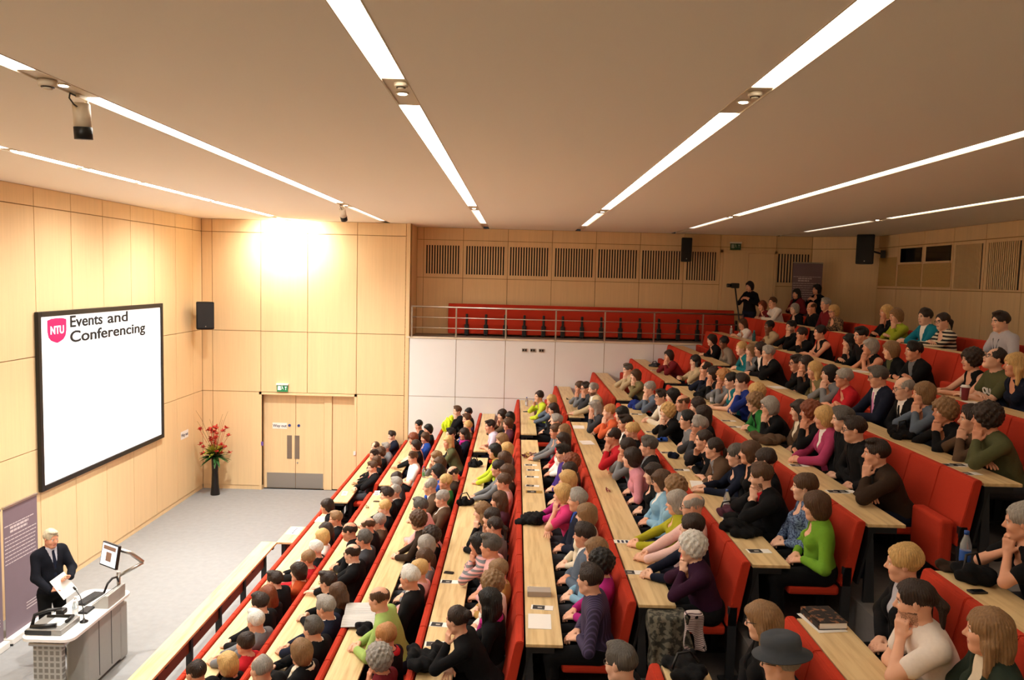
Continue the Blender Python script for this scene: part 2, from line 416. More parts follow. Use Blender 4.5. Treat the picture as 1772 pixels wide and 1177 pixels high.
def hair_field(style, X, Y, Z, rnd, female, vox):
    s = .95 if female else 1.0
    X, Y, Z = X / s, Y / s, Z / s
    t = {'short': .008, 'rec': .005, 'bald': .003, 'bob': .014, 'long': .012, 'curly': .026, 'bun': .006, 'pony': .006, 'hat': .008}[style]
    if style == 'short' and female: t = .011
    t = max(t, .5 * vox)
    E = lambda c, r: pd(ell(c, r), X, Y, Z)
    Cc = lambda a, b, ra, rb=None: pd(cap(a, b, ra, rb), X, Y, Z)
    d = E((-.016, 0, .036), (.099 + t, .079 + t, .091 + t))
    def zlow(front, back): return front + (back - front) * np.clip((.02 - X) / .08, 0, 1)
    cutf = E((.122, 0, -.045), (.088, .068, .108))
    fr = rnd.random()
    if style in ('short', 'rec', 'bald', 'hat', 'bun', 'pony'):
        d = np.maximum(d, zlow(.0 if female else .004, -.088 if female else -.075) - Z)
        if style in ('pony', 'bun'): d = np.maximum(d, -E((.128, 0, -.008), (.084, .092, .112)))
        else: d = np.maximum(d, -E((.126, 0, -.022), (.081, .090, .110 if fr < .6 else .098)))
        if not (female and style == 'short'): d = np.maximum(d, -(np.sqrt((X - .002) ** 2 + (np.abs(Y) - .088) ** 2 + (Z + .012) ** 2) - .026))
        if style == 'rec': d = np.maximum(d, -E((.085, 0, .105), (.085, .060, .060)))
        if style == 'bald': d = np.maximum(d, -E((.015, 0, .135), (.160, .068, .105)))
        d = d + .011 * np.clip((.005 - Z) / .075, 0, 1)
        if style == 'short' and not female: d = smin(d, E((.040 + rnd.uniform(-.03, .015), rnd.choice([-.018, .018]), .108 + rnd.uniform(0, .012)), (.052, .048, .022)), .03)
        if style == 'short' and female: d = smin(d, E((-.045, 0, .072), (.060, .066, .056)), .03)
        if style == 'bun': d = smin(d, E((-.112, 0, .055), (.038, .040, .038)), .012)
        if style == 'pony':
            d = smin(d, Cc((-.105, 0, .02), (-.14, 0, -.03), .024, .03), .015); d = smin(d, Cc((-.14, 0, -.03), (-.13, .01, -.15), .028, .012), .02)
    else:
        if style == 'bob':
            d = smin(d, E((-.034, 0, -.020), (.082 + t, .092, .118)), .03); d = np.maximum(d, zlow(-.105, -.125) - Z)
        elif style == 'long':
            d = smin(d, E((-.040, 0, -.030), (.078 + t, .090, .13)), .03)
            d = smin(d, E((-.078, 0, -.15), (.042, .090, .145)), .05)
            for y in (.074, -.074): d = smin(d, Cc((-.01, y, -.05), (.0, y * 1.15, -.20), .033, .022), .03)
        else:
            d = smin(d, E((-.030, 0, .010), (.098, .104, .112)), .03); d = np.maximum(d, zlow(-.075, -.105) - Z)
        d = np.maximum(d, -cutf)
        if fr > .45: d = smin(d, np.maximum(E((.052, .0, .066), (.052, .062, .030)), .035 - Z), .012)
        d = np.maximum(d, -E((.135, 0, -.08), (.10, .058, .09)))
    a = np.arctan2(Y, X + .02)
    amp = .004 if style != 'curly' else .010
    d = d + .0045 * np.sin(26 * X + fr * 20) * np.sin(31 * Y + 17 * Z + fr * 9) + .003 * np.sin(52 * Z + 20 * Y + fr * 5) * np.sin(44 * X + fr)
    if vox < .0095 or style == 'curly':
        if style == 'curly': d = d + amp * np.sin(95 * X + fr * 9) * np.sin(90 * Y + 2) * np.sin(88 * Z) 
        else: d = d + .0024 * np.sin(34 * a + 14 * Z + fr * 6) + .0013 * np.sin(71 * a - 9 * Z)
    return d * s

CNT = [0]
def person(loc, rz, H, sex, hair, hcol, top, pose, label, extra='', look=None, D=.64, stand=False, pitch=.08, group=None, targets=None, tone=None, legs='dark', depth=10.0):
    """one person; local x = forward, y = their left, z up from the floor they sit or stand on"""
    CNT[0] += 1
    rnd = random.Random(CNT[0] * 13 + 5)
    fem = sex == 'f'
    vc = min(max(1.7 * depth / 1329, .0095), .0180); vf = min(max(.95 * depth / 1329, .0047), .0100)
    vb = vc * (1.0 if top[:3] in ('tee', 'ves') else 1.45)
    H = np.asarray(H, float)
    tk = top.split(' '); kind = tk[0]; cols = tk[1].split(',')
    # --- head frame
    yaw = rnd.uniform(-.12, .12)
    if look is not None:
        a = math.atan2(look[1] - loc[1], look[0] - loc[0]) - rz
        a = (a + PI) % (2 * PI) - PI
        yaw += max(-.95, min(.95, a * .85))
    pt = pitch + rnd.uniform(-.05, .10)
    if 'up' in extra: pt = -.35
    Rh = rotz(yaw) @ roty(pt) @ rotx(rnd.uniform(-.06, .06))
    # --- spine
    Pz = .93 if stand else .53
    P = np.array([0, 0, Pz])
    N = H + np.array([-.030, 0, -.150]) + Rh @ np.array([-.01, 0, 0])
    u = unit(N - P); ty = yaw * .35
    l = unit(rotz(ty) @ np.array([0, 1., 0]) - u * (rotz(ty) @ np.array([0, 1., 0]) @ u)); f = np.cross(l, u)
    Rs = np.stack([f, l, u], 1); L = np.linalg.norm(N - P)
    sw = .155 if fem else .178
    if 'cloth' in extra: pass
    S = {s: N + l * s * sw - u * .060 - f * .012 for s in (1, -1)}
    ua, fa = (.265, .235) if fem else (.290, .255)
    chin = H + Rh @ np.array([.075, 0, -.115])
    # --- arms
    tg = {}; pole = {}; hd = {}; hn = {}; cu = {}
    v3 = lambda *a: np.array(a, float)
    def rest(s, w, d, n, c=.35, p=None):
        tg[s] = w; hd[s] = d; hn[s] = n; cu[s] = c; pole[s] = v3(.1, s * .7, -.7) if p is None else p
    def on_lap(s): rest(s, v3(.17, s * .08, .640 if not stand else .8), v3(.75, -s * .6, -.25), v3(-.2, -s * .2, -1))
    def on_desk(s): rest(s, v3(.37, s * .10, D + .035), v3(.6, -s * .8, 0), v3(.1, -s * .3, -1))
    def folded(s): rest(s, v3(.37 + .03 * s, -s * .06, D + (.035 if s > 0 else .07)), v3(.1, -s, 0), v3(0, 0, -1), .3)
    def to_chin(s, off=.045): rest(s, chin + Rh @ v3(.018, s * off, -.085), Rh @ v3(-.15, -s * .05, .98), Rh @ v3(-.5, -s * .85, 0), .75, v3(.75, s * .35, -.6))
    pj = pose
    if pj == 'L': on_lap(1); on_lap(-1)
    elif pj == 'C':
        for s in (1, -1): rest(s, v3(.42, s * .075, D + .035), v3(.8, -s * .75, .05), v3(.1, -s * .7, -.6), .6)
    elif pj == 'A':
        rest(1, v3(.50, .10, D + .03), v3(.95, -.25, 0), v3(0, 0, -1), .25); rest(-1, v3(.46, -.08, D + .03), v3(.9, .35, 0), v3(0, 0, -1), .25)
    elif pj == 'F': folded(1); folded(-1)
    elif pj == 'H': to_chin(1); folded(-1)
    elif pj == 'R': to_chin(-1); folded(1)
    elif pj == 'B': to_chin(1, .024); to_chin(-1, .024)
    if targets:
        for s in (1, -1):
            w, d_, n_, c_, p_ = targets[s]; rest(s, v3(*w), v3(*d_), v3(*n_), c_, v3(*p_))
    E = {}; W = {}
    for s in (1, -1): E[s], W[s] = ik(S[s], tg[s], ua, fa, pole[s])
    # --- primitive lists
    g = 1.0 if not fem else .90
    wid = rnd.uniform(.95, 1.12)
    torso = [ell(P + u * .02, (.125 * g, .165, .115), Rs, k=.06), ell(P + u * L * .36 + f * .015, (.112 * g * wid, .145 * g * wid, .16), Rs, k=.07),
             ell(P + u * L * .70 - f * .005, (.112 * g, .160 * g, .185), Rs, k=.06), cap(S[1] * .93 + S[-1] * .07, S[-1] * .93 + S[1] * .07, .060 * g, k=.05),
             cap(N + u * .0, S[1] * .7 + N * .3 - u * .005, .052 * g, .050 * g, k=.04), cap(N + u * .0, S[-1] * .7 + N * .3 - u * .005, .052 * g, .050 * g, k=.04)]
    if fem:
        for s in (1, -1): torso.append(ell(P + u * L * .66 + f * .085 + l * s * .066, (.050, .058, .056), Rs, k=.03))
    arms = []; fore = []
    for s in (1, -1):
        arms += [cap(S[s], E[s], .053 * g, .042 * g, k=.03)]
        fore += [cap(E[s], W[s], .043 * g, .028 * g, k=.02)]
    if stand:
        kn = {s: v3(.03, s * .11, .50) for s in (1, -1)}; an = {s: v3(-.01, s * .13, .09) for s in (1, -1)}; hp = {s: v3(0, s * .09, .90) for s in (1, -1)}
    else:
        sp = rnd.uniform(.07, .14)
        kn = {s: v3(.41, s * sp, .505) for s in (1, -1)}; an = {s: v3(.40 + rnd.uniform(-.06, .05), s * (sp + .01), .085) for s in (1, -1)}; hp = {s: v3(.02, s * .09, .51) for s in (1, -1)}
    lg = []
    for s in (1, -1):
        lg += [cap(hp[s], kn[s], .088, .064, k=.04), cap(kn[s], an[s], .058, .040, k=.03)]
    feet = [cap(an[s] + v3(-.03, 0, -.045), an[s] + v3(.15, s * .02, -.050), .040, .034, k=.03) for s in (1, -1)]
    neck = [cap(N - u * .04, H + Rh @ v3(-.022, 0, -.06), (.060 if not fem else .050), (.056 if not fem else .047), k=.03)]
    hp_ = [xf(p, Rh, H) for p in head_prims(fem)[:-2 if hair in ('bob', 'long', 'curly') else None]]
    hands = {s: hand_prims(W[s], hd[s], hn[s], -s, cu[s], vf, .92 if fem else 1.0) for s in (1, -1)}
    def slim(p, k): return ('c', p[1], p[2], p[3] * k, p[4] * k, p[5]) if p[0] == 'c' else ('e', p[1], p[2], p[3] * k, p[4])
    body = [slim(p, .93) for p in torso] + [slim(p, .92) for p in arms + fore[:]] + [slim(p, .9) for p in lg] + [slim(p, .85) for p in feet] + neck + hp_ + hands[1] + hands[-1]
    lo, hi = bbox(body, .03)
    F, _ = field(body, lo, hi, vb)
    V, Q = nets(F, lo, vb)
    boxes = [(H + np.array([-.135, -.125, -.155]), H + np.array([.135, .125, .150]))]
    for s in (1, -1):
        a, b = bbox(hands[s], .012); boxes.append((a, b))
    cen = V[Q].mean(1); keep = np.ones(len(Q), bool)
    for a, b in boxes: keep &= ~((cen > a + vb * .9) & (cen < b - vb * .9)).all(1)
    VV = [V]; QQ = [Q[keep]]; MI = [np.zeros(int(keep.sum()), int)]; off = len(V)
    mats = [skin_mat(rnd.choice([0, 0, 1, 2, 3]) if tone is None else tone), EYEW, EYED, LIP, hair_mat(hcol if hair != 'bald' else 'brn'), mat('beard_stubble', '6E5040', .8, noise=.15, nscale=160)]
    sc = .95 if fem else 1.0
    for bi, (a, b) in enumerate(boxes):
        F, ax = field(body, a, b, vf)
        if bi == 0:
            for y in (.031, -.031):
                c = H + Rh @ (v3(.093, y, .004) * sc)
                d = np.sqrt((ax[0][:, None, None] - c[0]) ** 2 + (ax[1][None, :, None] - c[1]) ** 2 + (ax[2][None, None, :] - c[2]) ** 2) - .014
                F = -smin(-F, d, .008)
                c = H + Rh @ (v3(.0745, y, .003) * sc)
                d = np.sqrt((ax[0][:, None, None] - c[0]) ** 2 + (ax[1][None, :, None] - c[1]) ** 2 + (ax[2][None, None, :] - c[2]) ** 2) - .0128
                F = np.minimum(F, d)
        v, q = nets(F, a, vf); mi = np.zeros(len(q), int)
        if bi == 0:
            c = ((v[q].mean(1) - H) @ Rh) / sc; ay = np.abs(c[:, 1])
            eye = (np.sqrt((c[:, 0] - .0745) ** 2 + (ay - .031) ** 2 + (c[:, 2] - .003) ** 2) < .0136) & (c[:, 0] > .074)
            mi[eye] = 1
            mi[eye & (np.sqrt((ay - .031) ** 2 + (c[:, 2] - .003) ** 2) < .0062)] = 2
            mi[(c[:, 0] > .083) & (ay < .024 * (1.05 if fem else .9)) & (np.abs(c[:, 2] + .065) < .0095) & ~eye] = 3
            brow = (c[:, 0] > .062) & (ay > .014) & (ay < .046) & (np.abs(c[:, 2] - .0255 + .18 * np.abs(ay - .03)) < .0048)
            mi[brow & (c[:, 0] > .066)] = 4
            if 'beard' in extra:
                bd = (c[:, 2] < -.045) & (c[:, 2] > -.125) & (c[:, 0] > -.005) & ~((ay < .017) & (np.abs(c[:, 2] + .065) < .008))
                mi[bd & (mi != 3)] = 5
            cw = v[q].mean(1)
            for s in (1, -1):
                hdist = np.min([pd(p, cw[:, 0], cw[:, 1], cw[:, 2]) for p in hands[s]], 0)
                mi[(hdist < .004) & (mi != 1) & (mi != 2)] = 0
        VV.append(v); QQ.append(q + off); MI.append(mi); off += len(v)
    me = np_mesh('person', np.concatenate(VV), np.concatenate(QQ), mats, np.concatenate(MI))
    root = bpy.data.objects.new('person', me); root.location = loc; root.rotation_euler = (0, 0, rz); link(root)
    tag(root, label, 'person', group)
    def part(name, V, Q, m):
        return link(bpy.data.objects.new(name, np_mesh(name, V, Q, [m])), root)
    # --- hair
    if True:
        a = np.array([-.20, -.135, -.33 if hair == 'long' else (-.19 if hair in ('pony', 'bob', 'curly') else -.13)]); b = np.array([.125, .135, .175])
        n = np.ceil((b - a) / vf).astype(int)
        X, Y, Z = np.meshgrid(*[(a[i] + vf * np.arange(n[i])).astype(np.float32) for i in range(3)], indexing='ij')
        v, q = nets(hair_field(hair, X, Y, Z, rnd, fem, vf), a, vf)
        if len(q): part('hair', v @ Rh.T + H, q, hair_mat(hcol))
        if hair == 'hat':
            bm = NB(); lathe(bm, [(.150, .030), (.152, .036), (.100, .052), (.104, .10), (.098, .135), (.070, .152), (.02, .146), (.001, .145)], n=32)
            for w_ in bm.verts: w_.co = Vector(Rh @ (np.array(w_.co) * np.array([1.08, .94, 1]) + v3(-.015, 0, .012)) + H)
            obj('felt_hat', bm, mat('hat_felt', '3E444C', .95, noise=.08, nscale=50), root, smooth=True)
    # --- trousers
    vt = vc * 1.7
    pr = [ell(P + u * .0, (.132, .172, .11), Rs, k=.05)] + lg
    if not stand: pr = pr + feet
    lo, hi = bbox(pr, .03); F, _ = field(pr, lo, hi, vt, .004); v, q = nets(F, lo, vt)
    part('trousers', v, q, cloth({'dark': rnd.choice(['black', 'navy', 'dgrey', 'black']), 'suit': 'navy'}.get(legs, legs)))
    if stand:
        lo, hi = bbox(feet, .03); F, _ = field(feet, lo, hi, vc, .008); v, q = nets(F, lo, vc)
        part('shoes', v, q, mat('brown_leather', '4A2A1C', .35) if legs == 'suit' else mat('black_leather', '121112', .35))
    # --- top garment
    suit = kind in ('suit', 'jkt')
    gr = .014 if suit else .007
    sl = list(arms) + list(fore)
    if kind == 'tee': sl = [cap(S[s], S[s] + (E[s] - S[s]) * .62, .056 * g, .053 * g, k=.03) for s in (1, -1)]
    elif kind == 'vest': sl = []
    else: sl = list(arms) + [cap(E[s], E[s] + (W[s] - E[s]) * .97, .044 * g, .033 * g, k=.02) for s in (1, -1)]
    tors = torso if kind != 'vest' else torso[:3] + torso[6:] + [cap(N + l * s * .07 - u * .03, P + u * L * .7 + l * s * .06, .05, .06, k=.04) for s in (1, -1)]
    pr = tors + sl
    lo, hi = bbox(pr, .04)
    if not stand: lo[2] = max(lo[2], .50)
    F, ax = field(pr, lo, hi, vc, gr)
    X, Y, Z = ax[0][:, None, None], ax[1][None, :, None], ax[2][None, None, :]
    F = F + .0035 * np.sin(31 * X + 7 * Z + CNT[0]) * np.sin(27 * Y + 23 * Z)
    nx, ny, nz = X - N[0], Y - N[1], Z - N[2]
    cf = nx * f[0] + ny * f[1] + nz * f[2]; cl = nx * l[0] + ny * l[1] + nz * l[2]; cu_ = nx * u[0] + ny * u[1] + nz * u[2]
    nk = np.sqrt(cf ** 2 + cl ** 2) - (.066 if not fem else .062)
    F = np.maximum(F, -np.maximum(nk, -.020 - cu_))
    if fem and not suit: F = np.maximum(F, -(np.sqrt((cf - .085) ** 2 + cl ** 2 + ((cu_ + .055) * .8) ** 2) - .062))
    inner = cols[1] if len(cols) > 1 and kind != 'stripe' else None
    if suit and inner:
        vcut = np.maximum(np.abs(cl) - np.clip(.068 + (cu_ - .0) * .24, .004, .085), .02 - cf)
        F = np.maximum(F, -vcut)
    v, q = nets(F, lo, vc)
    if kind == 'stripe':
        m = stripe_mat('cloth_%s_%s_stripe' % (cols[0], cols[1]), CLOTH[cols[0]], CLOTH[cols[1]], {'pink': 7.5, 'black': 6, 'navy': 9}[cols[0]], 'Z')
    else: m = cloth(cols[0])
    part({'suit': 'suit_jacket', 'jkt': 'jacket', 'swt': 'sweater', 'tee': 'shirt', 'vest': 'top', 'stripe': 'striped_sweater'}[kind], v, q, m)
    if suit and inner:
        lo2 = N + np.array([-.16, -.13, -.38]); hi2 = N + np.array([.24, .13, .06])
        F, ax = field(tors, lo2, hi2, vc, .004)
        X, Y, Z = ax[0][:, None, None], ax[1][None, :, None], ax[2][None, None, :]
        nx, ny, nz = X - N[0], Y - N[1], Z - N[2]
        cf = nx * f[0] + ny * f[1] + nz * f[2]; cl = nx * l[0] + ny * l[1] + nz * l[2]; cu_ = nx * u[0] + ny * u[1] + nz * u[2]
        F = smin(F, np.maximum(np.sqrt((cf - .008) ** 2 + cl ** 2) - (.070 if not fem else .060), np.abs(cu_ - .005) - .028), .01)
        F = np.maximum(F, -np.maximum(np.sqrt(cf ** 2 + cl ** 2) - (.058 if not fem else .050), -.03 - cu_))
        Fs = np.maximum(F, np.abs(cl) - .11)
        v, q = nets(Fs, lo2, vc)
        if len(q): part('shirt', v, q, cloth(inner))
        if len(cols) > 2:
            Ft = np.maximum(F - .008, np.maximum(np.abs(cl) - np.clip(.016 - cu_ * .06, .014, .034), np.maximum(cu_ + .012, .03 - cf)))
            v, q = nets(Ft, lo2, vc)
            if len(q): part('tie', v, q, cloth(cols[2]))
    if 'glasses' in extra:
        bm = NB(); gt = max(.0022, .26 * depth / 1329)
        for s in (1, -1):
            ring = [v3(.101 - .010 * abs(math.cos(t)) * (1 if math.cos(t) * s > 0 else 0), s * .031 + .024 * math.cos(t), .001 + .017 * math.sin(t)) for t in [2 * PI * i / 14 for i in range(15)]]
            tube(bm, [Rh @ (p * sc) + H for p in ring], gt, 6)
            tube(bm, [Rh @ (v3(*p) * sc) + H for p in ((.090, s * .056, .006), (.05, s * .076, .010), (-.01, s * .083, .008))], gt, 6)
        tube(bm, [Rh @ (v3(*p) * sc) + H for p in ((.104, -.008, .004), (.107, 0, .006), (.104, .008, .004))], gt, 6)
        obj('glasses', bm, mat('glasses_frame', '1A1614', .3), root)
    sca = [e for e in extra.split(' ') if e.startswith('scarf:')]
    if sca:
        bm = NB(); pts = []
        for i in range(15):
            t = 2 * PI * i / 14; pts.append(N + f * (.012 + .080 * math.cos(t)) + l * .082 * math.sin(t) + u * (.012 - .045 * max(0, math.cos(t))))
        tube(bm, pts, .030, 10)
        tube(bm, [N + f * .088 + l * .02 - u * .03, N + f * .115 + l * .035 - u * .13, N + f * .13 + l * .03 - u * .24], [.026, .030, .022], 10)
        obj('scarf', bm, cloth(sca[0][6:]), root, smooth=True)
    if 'print:' in extra:
        o_ = text('chest_print', extra.split('print:')[1].split(' ')[0], .10, M['paper'], root, (0, 0, 0), (0, 0, 0), .004, .002, 'CENTER')
        c0 = N + f * (.112 * g + .028) - u * .20
        o_.matrix_local = Matrix(((l[0], u[0], f[0], c0[0]), (l[1], u[1], f[1], c0[1]), (l[2], u[2], f[2], c0[2]), (0, 0, 0, 1)))
    if 'lanyard' in extra:
        bm = NB(); c0 = N + f * .135 - u * .26
        for s in (1, -1): tube(bm, [N + l * s * .066 - f * .02 + u * .01, N + l * s * .055 + f * .09 - u * .06, c0], .005, 6)
        obj('lanyard', bm, cloth('navy'), root)
        bm = NB(); box(bm, (-.004, -.04, -.10), (.004, .04, 0), Matrix.Translation(Vector(c0))); obj('badge', bm, M['paper'], root)
    return root

